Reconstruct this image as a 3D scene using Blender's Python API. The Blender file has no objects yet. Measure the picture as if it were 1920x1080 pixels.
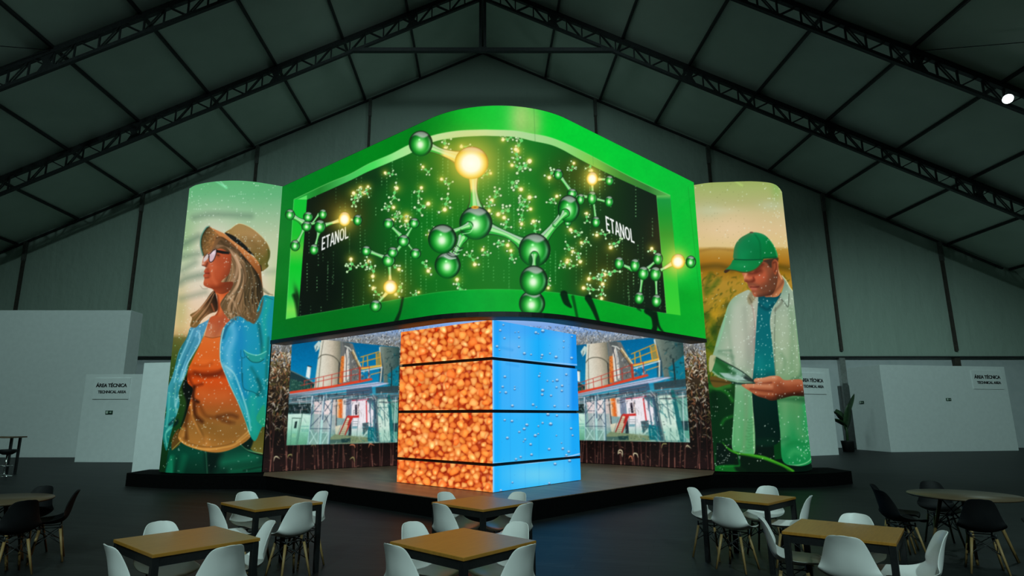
import bpy, math, random
import numpy as np
from mathutils import Vector, Matrix

# ------------------------------------------------------------------ set-up
scene = bpy.context.scene
COL = scene.collection
random.seed(4)
R = math.radians
EYE = np.array([0.0, 0.0, 1.72]); PITCH = R(12.0); FPX = 1127.0; PX, PY = 905.0, 540.0
FWD = np.array([0, math.cos(PITCH), math.sin(PITCH)]); RIGHT = np.array([1.0, 0, 0]); UP = np.cross(RIGHT, FWD)

def view(P):                       # picture coordinates (1920 x 1080) of points, as the clips are authored for this viewing spot
    d = np.asarray(P, float) - EYE; w = d @ FWD
    return PX + FPX*(d @ RIGHT)/w, PY - FPX*(d @ UP)/w

def link(o, parent=None):
    COL.objects.link(o)
    if parent is not None: o.parent = parent
    return o

def tag(o, label=None, cat=None, group=None, kind=None):
    if label: o['label'] = label
    if cat: o['category'] = cat
    if group: o['group'] = group
    if kind: o['kind'] = kind
    return o

def thing(name, label, cat, loc=(0, 0, 0), rz=0, group=None):
    o = bpy.data.objects.new(name, None); o.empty_display_size = .1
    o.location = loc; o.rotation_euler = (0, 0, rz)
    return tag(link(o), label, cat, group)

class MB:                          # collects shapes, builds ONE mesh object
    def __init__(s): s.v, s.f, s.smooth = [], [], []
    def add(s, v, f, smooth=False):
        b = len(s.v); s.v += [tuple(p) for p in v]; s.f += [tuple(i+b for i in q) for q in f]; s.smooth += [smooth]*len(f); return s
    def box(s, a, b, rz=0, o=(0, 0, 0)):
        c, n = math.cos(rz), math.sin(rz)
        v = [(x, y, z) for z in (a[2], b[2]) for y in (a[1], b[1]) for x in (a[0], b[0])]
        v = [(o[0]+x*c-y*n, o[1]+x*n+y*c, o[2]+z) for x, y, z in v]
        return s.add(v, [(0, 2, 3, 1), (4, 5, 7, 6), (0, 1, 5, 4), (2, 6, 7, 3), (0, 4, 6, 2), (1, 3, 7, 5)])
    def bar(s, p, q, w, h=None):   # square bar between two points
        p, q = Vector(p), Vector(q); d = (q-p).normalized(); h = h or w
        a = d.cross(Vector((0, 0, 1)));  a = a.normalized() if a.length > 1e-4 else Vector((1, 0, 0)); b = a.cross(d)
        v = [pt+a*x*w/2+b*y*h/2 for pt in (p, q) for x, y in ((-1, -1), (1, -1), (1, 1), (-1, 1))]
        return s.add(v, [(3, 2, 1, 0), (4, 5, 6, 7)]+[(i, (i+1) % 4, 4+(i+1) % 4, 4+i) for i in range(4)])
    def tube(s, pts, r, n=10, cap=True):
        pts = [Vector(p) for p in pts]; rr = r if isinstance(r, (list, tuple)) else [r]*len(pts); v, f = [], []
        t0 = (pts[1]-pts[0]).normalized(); a = t0.cross(Vector((0, 0, 1))); a = a if a.length > 1e-3 else t0.cross(Vector((1, 0, 0))); a.normalize()
        for i, p in enumerate(pts):
            t = (pts[min(i+1, len(pts)-1)]-pts[max(i-1, 0)]).normalized(); a = (a-t*a.dot(t)).normalized(); b = t.cross(a)
            v += [p+(a*math.cos(k*2*math.pi/n)+b*math.sin(k*2*math.pi/n))*rr[i] for k in range(n)]
        for i in range(len(pts)-1): f += [(i*n+k, i*n+(k+1) % n, (i+1)*n+(k+1) % n, (i+1)*n+k) for k in range(n)]
        if cap: f += [tuple(range(n-1, -1, -1)), tuple(range((len(pts)-1)*n, len(pts)*n))]
        return s.add(v, f, True)
    def lathe(s, prof, n=32, o=(0, 0, 0)):
        v, f = [], []
        for r, z in prof: v += [(o[0]+r*math.cos(k*2*math.pi/n), o[1]+r*math.sin(k*2*math.pi/n), o[2]+z) for k in range(n)]
        m = len(prof)
        for i in range(m-1): f += [(i*n+k, i*n+(k+1) % n, (i+1)*n+(k+1) % n, (i+1)*n+k) for k in range(n)]
        if prof[0][0] > 1e-5: f.append(tuple(range(n-1, -1, -1)))
        if prof[-1][0] > 1e-5: f.append(tuple(range((m-1)*n, m*n)))
        return s.add(v, f, True)
    def prism(s, pts, z0, z1):     # outline (counter-clockwise) pulled up from z0 to z1
        n = len(pts); v = [(x, y, z0) for x, y in pts]+[(x, y, z1) for x, y in pts]
        return s.add(v, [tuple(range(n-1, -1, -1)), tuple(range(n, 2*n))]+[(i, (i+1) % n, n+(i+1) % n, n+i) for i in range(n)])
    def build(s, name, mat, parent=None, bevel=0, angle=35):
        me = bpy.data.meshes.new(name); me.from_pydata(s.v, [], s.f); me.materials.append(mat)
        me.polygons.foreach_set('use_smooth', s.smooth); me.update()
        o = link(bpy.data.objects.new(name, me), parent)
        if bevel:
            b = o.modifiers.new('bevel', 'BEVEL'); b.width = bevel; b.segments = 2; b.limit_method = 'ANGLE'; b.angle_limit = R(angle)
        return o

def children(o): return [c for c in bpy.data.objects if c.parent == o]
def copy_thing(root, parts, label, group, loc, rz):
    r = root.copy(); COL.objects.link(r); r.location = loc; r.rotation_euler = (0, 0, rz); r['label'] = label; r['group'] = group
    for ch in parts:
        c = ch.copy(); COL.objects.link(c); c.parent = r
    return r

# ------------------------------------------------------------------ materials
def mat(name, col, rough=.6, metal=0, spec=.5, build=None):
    m = bpy.data.materials.new(name); m.use_nodes = True; nt = m.node_tree; p = nt.nodes['Principled BSDF']
    p.inputs['Base Color'].default_value = (*col, 1); p.inputs['Roughness'].default_value = rough; p.inputs['Metallic'].default_value = metal
    p.inputs['Specular IOR Level'].default_value = spec
    if build: build(nt, p)
    return m
def N(nt, t, **kw):
    n = nt.nodes.new(t)
    for k, v in kw.items():
        if k in n.inputs: n.inputs[k].default_value = v
        else: setattr(n, k, v)
    return n
def coords(nt, scale=(1, 1, 1), kind='Object', rot=(0, 0, 0)):
    t = N(nt, 'ShaderNodeTexCoord'); m = N(nt, 'ShaderNodeMapping'); m.inputs['Scale'].default_value = scale; m.inputs['Rotation'].default_value = rot
    nt.links.new(t.outputs[kind], m.inputs[0]); return m.outputs[0]
def noise_mix(c1, c2, scale=(1, 1, 1), sc=5, detail=4, lo=.35, hi=.65, bump=0, rough=None, rot=(0, 0, 0), dist=.05):
    def f(nt, p):
        v = coords(nt, scale, rot=rot); n = N(nt, 'ShaderNodeTexNoise', Scale=sc, Detail=detail); nt.links.new(v, n.inputs['Vector'])
        r = N(nt, 'ShaderNodeValToRGB'); r.color_ramp.elements[0].position = lo; r.color_ramp.elements[1].position = hi
        r.color_ramp.elements[0].color = (*c1, 1); r.color_ramp.elements[1].color = (*c2, 1)
        nt.links.new(n.outputs['Fac'], r.inputs[0]); nt.links.new(r.outputs[0], p.inputs['Base Color'])
        if bump:
            b = N(nt, 'ShaderNodeBump', Strength=bump, Distance=dist); nt.links.new(n.outputs['Fac'], b.inputs['Height']); nt.links.new(b.outputs[0], p.inputs['Normal'])
    return f
def planks(c1, c2, gap, size, rot=0, bump=.15, var=.5):
    def f(nt, p):
        v = coords(nt, (1, 1, 1), rot=(0, 0, rot)); b = N(nt, 'ShaderNodeTexBrick'); b.offset = .37
        for k, x in (('Scale', 1.0), ('Mortar Size', .004), ('Brick Width', size[0]), ('Row Height', size[1]), ('Bias', 0.0), ('Mortar Smooth', .3)): b.inputs[k].default_value = x
        b.inputs['Color1'].default_value = (*c1, 1); b.inputs['Color2'].default_value = (*c2, 1); b.inputs['Mortar'].default_value = (*gap, 1)
        nt.links.new(v, b.inputs['Vector'])
        v2 = coords(nt, (1.2, 14, 1), rot=(0, 0, rot)); n = N(nt, 'ShaderNodeTexNoise', Scale=2.5, Detail=6); nt.links.new(v2, n.inputs['Vector'])
        mr = N(nt, 'ShaderNodeMapRange'); mr.inputs['To Min'].default_value = 1-var; mr.inputs['To Max'].default_value = 1+var; nt.links.new(n.outputs['Fac'], mr.inputs[0])
        mx = N(nt, 'ShaderNodeVectorMath', operation='SCALE'); nt.links.new(b.outputs['Color'], mx.inputs[0]); nt.links.new(mr.outputs[0], mx.inputs['Scale'])
        nt.links.new(mx.outputs[0], p.inputs['Base Color'])
        bp = N(nt, 'ShaderNodeBump', Strength=bump, Distance=.01); nt.links.new(n.outputs['Fac'], bp.inputs['Height']); nt.links.new(bp.outputs[0], p.inputs['Normal'])
    return f
def fabric_wall(nt, p):            # hanging translucent-looking sheets: long soft folds and a little gloss
    v = coords(nt, (.55, .55, .07)); n = N(nt, 'ShaderNodeTexNoise', Scale=2.2, Detail=5, Distortion=.6); nt.links.new(v, n.inputs['Vector'])
    v2 = coords(nt, (.8, .8, .5)); n2 = N(nt, 'ShaderNodeTexNoise', Scale=3, Detail=6); nt.links.new(v2, n2.inputs['Vector'])
    a = N(nt, 'ShaderNodeMath', operation='ADD'); nt.links.new(n.outputs['Fac'], a.inputs[0]); nt.links.new(n2.outputs['Fac'], a.inputs[1])
    b = N(nt, 'ShaderNodeBump', Strength=.5, Distance=.12); nt.links.new(a.outputs[0], b.inputs['Height']); nt.links.new(b.outputs[0], p.inputs['Normal'])

M = {}
M['floor'] = mat('grey laminate floor', (.012, .013, .013), .5, 0, .12, planks((.017, .018, .018), (.009, .0095, .01), (.003, .003, .003), (1.3, .2), R(18), .25, .7))
M['deck'] = mat('oak laminate deck', (.2, .13, .09), .42, 0, .4, planks((.27, .16, .1), (.19, .112, .072), (.06, .035, .02), (1.3, .19), R(45), .1, .55))
M['black'] = mat('matt black cloth', (.003, .003, .003), .95, 0, .05, noise_mix((.002, .002, .002), (.004, .004, .004), sc=30))
M['housing'] = mat('black screen housing', (.012, .013, .014), .5, 0, .4, noise_mix((.010, .011, .012), (.016, .017, .018), sc=8))
M['membrane'] = mat('white roof membrane', (.55, .58, .56), .7, 0, .3, noise_mix((.68, .78, .68), (.76, .86, .76), (.4, .4, .4), 1.5, 5, .3, .7, .1))
M['fabric'] = mat('white tent wall sheet', (.38, .46, .4), .36, 0, .35, fabric_wall)
M['lower'] = mat('white wall cassette', (.55, .58, .6), .6, 0, .3, noise_mix((.53, .56, .58), (.58, .6, .62), sc=3))
M['panel'] = mat('white painted panel', (.78, .8, .8), .65, 0, .3, noise_mix((.76, .78, .78), (.8, .82, .82), sc=6))
M['steel'] = mat('dark truss steel', (.035, .038, .04), .5, .4, .5, noise_mix((.03, .032, .034), (.045, .047, .05), sc=12))
M['post'] = mat('brown gable post', (.06, .05, .04), .6, .2, .4, noise_mix((.05, .042, .035), (.075, .06, .05), sc=6))
M['posthead'] = mat('grey post head', (.12, .12, .11), .5, .3, .4, noise_mix((.1, .1, .09), (.14, .14, .13), sc=6))
M['alu'] = mat('pale aluminium', (.5, .5, .48), .4, .8, .5, noise_mix((.45, .45, .44), (.55, .55, .53), sc=9))
M['oak'] = mat('oak laminate', (.5, .27, .085), .36, 0, .4, noise_mix((.33, .138, .018), (.41, .178, .028), (2, 22, 2), 3, 5, .3, .7, .03, dist=.003))
M['oak_dull'] = mat('pale beech laminate', (.3, .21, .14), .45, 0, .4, noise_mix((.1, .066, .038), (.125, .082, .048), (2, 18, 2), 3, 5))
M['dowel'] = mat('beech dowel', (.42, .26, .11), .5, 0, .4, noise_mix((.22, .13, .045), (.3, .18, .07), (14, 14, 1.5), 4, 5))
M['blackmetal'] = mat('black powder coat', (.008, .008, .009), .45, 0, .4, noise_mix((.007, .007, .008), (.011, .011, .012), sc=40))
M['white'] = mat('white moulded plastic', (.74, .76, .75), .35, 0, .45, noise_mix((.78, .74, .73), (.82, .78, .77), sc=5))
M['blackplastic'] = mat('black moulded plastic', (.007, .007, .008), .6, 0, .15, noise_mix((.006, .006, .007), (.009, .009, .01), sc=5))
M['chrome'] = mat('chrome', (.8, .8, .8), .15, 1, .5, noise_mix((.76, .76, .76), (.84, .84, .84), sc=5))
M['leaf'] = mat('dark green leaf', (.02, .05, .02), .5, 0, .4, noise_mix((.015, .04, .015), (.03, .07, .025), sc=9))
M['pot'] = mat('black plant pot', (.01, .01, .01), .5, 0, .4, noise_mix((.008, .008, .008), (.013, .013, .013), sc=9))
M['ink'] = mat('black vinyl lettering', (.012, .012, .014), .6, 0, .3, noise_mix((.01, .01, .012), (.014, .014, .016), sc=9))
M['board'] = mat('white sign board', (.8, .82, .82), .5, 0, .3, noise_mix((.79, .81, .81), (.82, .84, .84), sc=4))
M['signgreen'] = mat('dark green exit sign', (.015, .05, .03), .5, 0, .4, noise_mix((.012, .045, .026), (.018, .055, .034), sc=20))
M['signwhite'] = mat('pale exit pictogram', (.5, .6, .5), .5, 0, .4, noise_mix((.48, .58, .48), (.52, .62, .52), sc=20))
M['lampbody'] = mat('grey lamp housing', (.1, .1, .1), .5, .5, .5, noise_mix((.09, .09, .09), (.12, .12, .12), sc=9))
def glow(name, col, s):
    m = bpy.data.materials.new(name); m.use_nodes = True; p = m.node_tree.nodes['Principled BSDF']
    p.inputs['Emission Color'].default_value = (*col, 1); p.inputs['Emission Strength'].default_value = s; return m
M['lens'] = glow('lit lamp lens', (.85, 1, 1), 14)
def screen_material():
    m = bpy.data.materials.new('screen showing a clip'); m.use_nodes = True; nt = m.node_tree; p = nt.nodes['Principled BSDF']
    p.inputs['Base Color'].default_value = (.004, .004, .004, 1); p.inputs['Roughness'].default_value = .6; p.inputs['Specular IOR Level'].default_value = .15
    a = N(nt, 'ShaderNodeAttribute'); a.attribute_name = 'clip'
    nt.links.new(a.outputs['Color'], p.inputs['Emission Color']); p.inputs['Emission Strength'].default_value = 1.0
    return m
M['screen'] = screen_material()
# ------------------------------------------------------------------ picture painter for the video screens
def Z(x0, y0, s):
    return lambda *p: [(x0 + a / s, y0 + b / s) for a, b in p]

def catmull(pts, closed=True, n=6):
    P = np.asarray(pts, float); N = len(P)
    if N < 3: return P
    if closed: idx = [(P[(i-1) % N], P[i], P[(i+1) % N], P[(i+2) % N]) for i in range(N)]
    else: idx = [(P[max(i-1, 0)], P[i], P[i+1], P[min(i+2, N-1)]) for i in range(N-1)]
    t = np.linspace(0, 1, n, endpoint=False)[:, None]
    out = [0.5*((2*b) + (-a+c)*t + (2*a-5*b+4*c-d)*t*t + (-a+3*b-3*c+d)*t**3) for a, b, c, d in idx]
    out = np.concatenate(out)
    return out if closed else np.vstack([out, P[-1:]])

def C(c): return np.asarray(c, np.float32)/255.0

def vgrad(stops):
    ys = [s[0] for s in stops]; cs = np.array([s[1] for s in stops], float)/255.0
    return lambda X, Y: np.stack([np.interp(Y, ys, cs[:, k]) for k in range(3)], -1)

def hgrad(stops):
    f = vgrad(stops); return lambda X, Y: f(Y, X)

def lgrad(p, q, stops):
    f = vgrad(stops); d = np.subtract(q, p); L = d @ d
    return lambda X, Y: f(None, ((X-p[0])*d[0] + (Y-p[1])*d[1])/L)

def smoothnoise(shape, cells, rng):
    gy, gx = max(2, int(cells[0])), max(2, int(cells[1]))
    g = rng.random((gy+2, gx+2))
    y = np.linspace(0, gy, shape[0], endpoint=False); x = np.linspace(0, gx, shape[1], endpoint=False)
    yi = y.astype(int); xi = x.astype(int); fy = (y-yi)[:, None]; fx = (x-xi)[None]
    fy = fy*fy*(3-2*fy); fx = fx*fx*(3-2*fx)
    a = g[yi][:, xi]; b = g[yi][:, xi+1]; c = g[yi+1][:, xi]; d = g[yi+1][:, xi+1]
    return (a*(1-fx)+b*fx)*(1-fy) + (c*(1-fx)+d*fx)*fy

class Canvas:
    def __init__(s, x0, y0, x1, y1, ss=2, seed=1):
        s.x0, s.y0, s.ss = x0, y0, ss
        s.w, s.h = int((x1-x0)*ss), int((y1-y0)*ss)
        s.img = np.zeros((s.h, s.w, 3), np.float32)
        s.xs = x0 + (np.arange(s.w)+.5)/ss; s.ys = y0 + (np.arange(s.h)+.5)/ss
        s.rng = np.random.default_rng(seed)
    def box(s, a, b, c, d):
        i0 = max(0, int((a-s.x0)*s.ss)-1); i1 = min(s.w, int((c-s.x0)*s.ss)+2)
        j0 = max(0, int((b-s.y0)*s.ss)-1); j1 = min(s.h, int((d-s.y0)*s.ss)+2)
        return (slice(j0, j1), slice(i0, i1)) if i1 > i0 and j1 > j0 else None
    def grid(s, sl): return np.meshgrid(s.xs[sl[1]], s.ys[sl[0]])
    def put(s, sl, al, col, clip=None, add=False):
        if clip is not None: al = al*clip[sl]
        if callable(col):
            X, Y = s.grid(sl); cc = col(X, Y)
        else: cc = C(col)
        al = al[..., None].astype(np.float32)
        if add: s.img[sl] += al*cc
        else: s.img[sl] = s.img[sl]*(1-al) + al*cc
    def full(s): return (slice(0, s.h), slice(0, s.w))
    def mask(s, sl, al):
        m = np.zeros((s.h, s.w), np.float32); m[sl] = al; return m
    def poly(s, pts, col, soft=.8, a=1, clip=None, smooth=True, n=6, add=False):
        P = catmull(pts, True, n) if smooth else np.asarray(pts, float)
        pad = soft+1
        sl = s.box(P[:, 0].min()-pad, P[:, 1].min()-pad, P[:, 0].max()+pad, P[:, 1].max()+pad)
        if sl is None: return np.zeros((s.h, s.w), np.float32)
        X, Y = s.grid(sl); X = X.astype(np.float32); Y = Y.astype(np.float32)
        ins = np.zeros(X.shape, bool); D = np.full(X.shape, 1e9, np.float32)
        for (ax, ay), (bx, by) in zip(P, np.roll(P, -1, 0)):
            if ay != by:
                ins ^= ((Y >= min(ay, by)) & (Y < max(ay, by)) & (X < ax + (Y-ay)*(bx-ax)/(by-ay)))
            # distance only near the edge
            m = s.box(min(ax, bx)-pad, min(ay, by)-pad, max(ax, bx)+pad, max(ay, by)+pad)
            if m is None: continue
            q = (slice(max(0, m[0].start-sl[0].start), max(0, m[0].stop-sl[0].start)), slice(max(0, m[1].start-sl[1].start), max(0, m[1].stop-sl[1].start)))
            x, y = X[q], Y[q]
            if x.size == 0: continue
            dx, dy = bx-ax, by-ay; L = dx*dx+dy*dy+1e-9
            t = np.clip(((x-ax)*dx+(y-ay)*dy)/L, 0, 1)
            D[q] = np.minimum(D[q], (x-ax-t*dx)**2+(y-ay-t*dy)**2)
        sd = np.sqrt(D)*np.where(ins, 1, -1)
        al = np.clip(.5+sd/soft, 0, 1)
        if col is not None: s.put(sl, al*a, col, clip, add)
        return s.mask(sl, al)
    def line(s, pts, w, col, a=1, soft=.8, clip=None, smooth=True, n=5, add=False):
        P = np.asarray(pts, float)
        W = np.full(len(P), w, float) if np.isscalar(w) else np.interp(np.linspace(0, 1, len(P)), np.linspace(0, 1, len(w)), w)
        if smooth and len(P) > 2:
            Q = catmull(P, False, n); W = np.interp(np.linspace(0, len(P)-1, len(Q)), np.arange(len(P)), W); P = Q
        pad = W.max()/2+soft+1
        sl = s.box(P[:, 0].min()-pad, P[:, 1].min()-pad, P[:, 0].max()+pad, P[:, 1].max()+pad)
        if sl is None: return None
        X, Y = s.grid(sl); best = np.full(X.shape, -1e9)
        for (ax, ay), (bx, by), wa, wb in zip(P[:-1], P[1:], W[:-1], W[1:]):
            dx, dy = bx-ax, by-ay; L = dx*dx+dy*dy+1e-9
            t = np.clip(((X-ax)*dx+(Y-ay)*dy)/L, 0, 1)
            d = np.sqrt((X-ax-t*dx)**2+(Y-ay-t*dy)**2)
            best = np.maximum(best, (wa+(wb-wa)*t)/2-d)
        al = np.clip(.5+best/soft, 0, 1)
        s.put(sl, al*a, col, clip, add)
        return sl, al
    def blob(s, x, y, rx, ry, col, a=1, rot=0, clip=None, add=False, hard=None):
        R = max(rx, ry)*(2.6 if hard is None else 1.2)
        sl = s.box(x-R, y-R, x+R, y+R)
        if sl is None: return
        X, Y = s.grid(sl); c, n = math.cos(rot), math.sin(rot)
        u = ((X-x)*c+(Y-y)*n)/rx; v = (-(X-x)*n+(Y-y)*c)/ry
        r2 = u*u+v*v
        al = np.exp(-r2*1.2) if hard is None else np.clip((1-np.sqrt(r2))*min(rx, ry)/hard+.5, 0, 1)
        s.put(sl, al*a, col, clip, add)
    def specks(s, n, rect, col=(235, 255, 240), size=(.5, 1.1), a=(.5, 1), clip=None, tidy=0):
        r = s.rng
        for _ in range(n):
            x = r.uniform(rect[0], rect[2]); y = r.uniform(rect[1], rect[3])
            if tidy: x = round(x/tidy)*tidy; y = round(y/tidy)*tidy
            q = r.uniform(*size)
            s.blob(x, y, q, q, col, r.uniform(*a), clip=clip)
    def texture(s, amp, cells, clip=None, tint=(1, 1, 1), sl=None):
        nz = (smoothnoise((s.h, s.w), cells, s.rng)-.5)*2*amp
        if clip is not None: nz = nz*clip
        s.img *= (1+nz[..., None]*np.asarray(tint, np.float32)).astype(np.float32)
    def blur(s, r, clip=None):
        out = s.img.copy(); k = max(1, int(r*s.ss))
        for ax in (0, 1):
            for _ in range(2):
                pad = [(0, 0)]*3; pad[ax] = (k+1, k)
                c = np.cumsum(np.pad(out, pad, mode='edge').astype(np.float64), axis=ax)
                a_ = np.take(c, np.arange(2*k+1, c.shape[ax]), axis=ax); b_ = np.take(c, np.arange(0, c.shape[ax]-2*k-1), axis=ax)
                out = ((a_-b_)/(2*k+1)).astype(np.float32)
        if clip is None: s.img = out
        else: s.img = s.img*(1-clip[..., None])+out*clip[..., None]
    def down(s, arr=None):
        A = s.img if arr is None else arr
        k = s.ss; h, w = A.shape[0]//k*k, A.shape[1]//k*k
        B = A[:h, :w].reshape(h//k, k, w//k, k, -1).mean((1, 3))
        return B
    def sample(s, B, px, py):
        x = np.clip(px-s.x0-.5, 0, B.shape[1]-1.001); y = np.clip(py-s.y0-.5, 0, B.shape[0]-1.001)
        i = x.astype(int); j = y.astype(int); fx = (x-i)[:, None]; fy = (y-j)[:, None]
        return (B[j, i]*(1-fx)+B[j, i+1]*fx)*(1-fy)+(B[j+1, i]*(1-fx)+B[j+1, i+1]*fx)*fy
def paint_woman():
    c = Canvas(286, 328, 536, 900, 2, 3)
    F = Z(370, 410, 6.747); T = Z(340, 540, 6); L = Z(290, 700, 5.4); G = Z(280, 320, 3.6)
    c.put(c.full(), np.ones((c.h, c.w)), vgrad([(330, (84, 172, 108)), (365, (98, 176, 120)), (400, (140, 184, 142)), (440, (180, 196, 160)), (500, (208, 208, 182)), (560, (222, 200, 172)), (612, (226, 190, 140)), (626, (205, 165, 112)), (634, (96, 92, 40)), (680, (62, 84, 26)), (740, (40, 66, 22)), (800, (14, 56, 20)), (890, (4, 34, 12))]))
    c.blob(400, 480, 50, 75, (226, 214, 200), .8); c.blob(395, 600, 40, 40, (236, 205, 180), .6)
    c.blob(345, 450, 26, 60, (120, 172, 110), .55); c.blob(338, 580, 16, 50, (160, 166, 90), .5); c.blob(520, 520, 20, 60, (176, 200, 140), .6)
    c.blob(330, 760, 22, 90, (20, 60, 20), .6)
    for p, w, a in [([(364, 408), (400, 402), (470, 405)], 9, .5), ([(345, 458), (372, 444)], 12, .55), ([(340, 482), (372, 476)], 9, .5), ([(340, 508), (366, 492)], 10, .4), ([(337, 530), (350, 522), (380, 515)], 13, .5), ([(340, 560), (385, 548)], 9, .4), ([(500, 510), (528, 508)], 9, .25)]:
        c.line(p, w, (84, 112, 92), a, soft=12)
    c.line(G((430, 60), (520, 115)), [1, 4], (140, 255, 190), .55, soft=3)
    c.line(G((470, 62), (510, 105)), [1, 2], (190, 255, 220), .5, soft=2)
    # body: shirt back part, arm and jeans
    jeans = c.poly(L((150, 700), (270, 680), (520, 790), (860, 700), (1100, 830), (1120, 1060), (90, 1060), (110, 960)), vgrad([(826, (3, 54, 38)), (850, (2, 62, 44)), (870, (2, 50, 34)), (892, (1, 36, 24))]), smooth=False)
    hand_r = c.poly(L((1050, 520), (1110, 530), (1105, 800), (1040, 815), (960, 740), (1010, 620)), vgrad([(795, (70, 70, 24)), (850, (104, 96, 36))]))
    c.poly(L((170, 760), (180, 650), (250, 560), (270, 690), (190, 770)), (84, 60, 20))
    c.line(L((180, 770), (260, 690)), 1.6, (140, 150, 70), .8)
    # jeans detail
    c.poly(L((520, 800), (680, 810), (600, 1000), (540, 1010)), (0, 12, 8), soft=14, a=.85)
    c.line(L((520, 800), (532, 1010)), 1.6, (60, 140, 100), .5, soft=2)
    for p, w, a in [(L((180, 850), (170, 1010)), 7, .6), (L((300, 850), (260, 990)), 12, .3)]: c.line(p, w, (10, 130, 86), a, soft=8, clip=jeans)
    c.line(L((700, 900), (1000, 850)), 16, (14, 120, 84), .55, soft=16, clip=jeans)
    c.line(L((780, 990), (1090, 960)), 12, (8, 100, 66), .6, soft=12, clip=jeans)
    c.line(L((900, 985), (1090, 945)), 3, (0, 30, 18), .7, soft=3, clip=jeans)
    c.poly(L((110, 1010), (165, 830), (180, 1010)), (12, 120, 84), soft=3, a=.8)
    c.line(L((865, 705), (960, 790), (1095, 830)), 3.2, (0, 30, 22), .9); c.line(L((865, 715), (950, 780), (1090, 812)), 1.2, (120, 190, 130), .9)
    c.poly(L((870, 700), (990, 610), (1010, 640), (960, 770)), (2, 22, 14), soft=3)
    # far (left) shirt front
    lsh = c.poly(T((180, 420), (300, 360), (320, 330), (270, 470), (215, 610), (140, 740), (80, 850), (60, 950), (10, 1060), (-30, 1180), (-20, 1300), (-50, 1420), (-80, 1500), (-130, 1680), (-170, 1830), (-215, 1640), (-200, 1540), (-170, 1400), (-170, 1180), (-90, 960), (-30, 720), (60, 560), (100, 450)), lgrad((300, 640), (380, 800), [(0, (30, 128, 120)), (.35, (52, 146, 170)), (.7, (66, 160, 176)), (1, (20, 118, 124))]))
    c.put(c.full(), lsh*.75, vgrad([(600, (92, 150, 200)), (650, (70, 140, 170)), (720, (50, 140, 150)), (780, (20, 124, 118)), (860, (4, 96, 76))]))
    for p, w, col, a in [(T((130, 470), (60, 640), (-20, 820), (-80, 1060)), 2, (150, 220, 230), .7), (T((190, 480), (120, 640), (40, 840), (-20, 1050)), 3, (130, 200, 225), .6), (T((200, 500), (210, 560), (190, 640), (110, 780), (60, 870), (0, 1040)), 2.2, (190, 230, 240), .7), (T((90, 480), (0, 700), (-60, 860)), 4, (16, 96, 100), .7), (T((150, 560), (60, 760), (-30, 960)), 4, (24, 104, 130), .6),
                      (L((300, 0), (280, 120), (210, 330)), 4, (150, 210, 215), .55), (L((215, 100), (205, 280), (230, 430)), 3, (150, 210, 200), .5), (L((150, 200), (140, 380), (120, 540)), 3, (90, 200, 180), .5), (L((230, 360), (270, 480)), 2, (200, 220, 180), .5), (L((120, 590), (230, 430)), 3, (120, 210, 190), .5), (L((245, 515), (160, 560), (110, 620), (125, 740)), 2.4, (120, 220, 190), .6), (L((215, 470), (150, 520), (230, 440)), 5, (0, 40, 44), .7)]:
        c.line(p, w, col, a, soft=2.5, clip=lsh)
    c.poly(L((190, 530), (230, 460), (240, 500), (200, 540)), (0, 24, 24), soft=4, a=.9)
    c.line(L((215, 120), (205, 200), (290, 200), (310, 330)), 8, (10, 90, 96), .35, soft=8, clip=lsh)
    # shadow between shirt and top
    c.poly(L((330, 20), (280, 130), (290, 200), (320, 300), (300, 420), (250, 590), (330, 400), (390, 240), (450, 150), (400, 60)), (6, 12, 8), soft=4)
    # orange top
    top = c.poly(T((262, 540), (350, 560), (440, 540), (430, 740), (470, 900), (530, 1060), (620, 1260), (720, 1470), (790, 1650), (640, 1780), (420, 1850), (200, 1820), (20, 1750), (-35, 1660), (40, 1480), (110, 1230), (130, 1130), (70, 1060), (75, 930), (120, 820), (200, 660)), vgrad([(630, (214, 104, 40)), (670, (206, 92, 28)), (690, (204, 82, 20)), (702, (140, 44, 4)), (712, (204, 74, 14)), (745, (176, 80, 28)), (775, (150, 86, 32)), (800, (140, 96, 40)), (846, (170, 112, 44))]))
    c.blob(*T((250, 840))[0], 26, 12, (224, 108, 40), .6, clip=top)
    c.line(T((150, 950), (260, 985), (400, 965), (470, 920)), [4, 9, 6], (96, 28, 2), .8, soft=8, clip=top)
    c.line(T((140, 870), (260, 880), (340, 850)), 6, (160, 60, 10), .5, soft=6, clip=top)
    for p, w, col, a in [(L((340, 20), (390, 120), (480, 110)), 6, (120, 36, 4), .8), (L((400, 140), (390, 250), (440, 290)), 6, (40, 14, 2), .9), (L((400, 300), (410, 420), (480, 490)), 8, (60, 26, 6), .85), (L((460, 330), (520, 430), (640, 450), (760, 500)), 7, (100, 50, 14), .6), (L((640, 440), (760, 420), (830, 440)), 8, (80, 40, 12), .7), (L((690, 480), (800, 500)), 7, (90, 50, 16), .6), (L((370, 300), (380, 420), (440, 560), (520, 700)), 3.5, (206, 140, 66), .8), (L((340, 380), (310, 540), (320, 660)), 8, (70, 36, 10), .75), (L((390, 430), (470, 590), (510, 690)), 5, (90, 56, 18), .5), (L((300, 560), (290, 630)), 5, (200, 140, 66), .6), (L((520, 660), (540, 780)), 10, (200, 130, 56), .4), (L((240, 650), (330, 730), (520, 770), (700, 750), (820, 715), (975, 600)), 3, (214, 156, 74), .8), (L((330, 700), (520, 745), (760, 715), (960, 590)), 1.5, (96, 64, 22), .7), (L((830, 690), (960, 580)), 3, (225, 170, 90), .8), (L((480, 200), (560, 240), (700, 230)), 20, (210, 104, 44), .35), (L((560, 560), (700, 640), (850, 600)), 30, (110, 74, 24), .4)]:
        c.line(p, w, col, a, soft=max(2, w*.8), clip=top)
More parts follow.
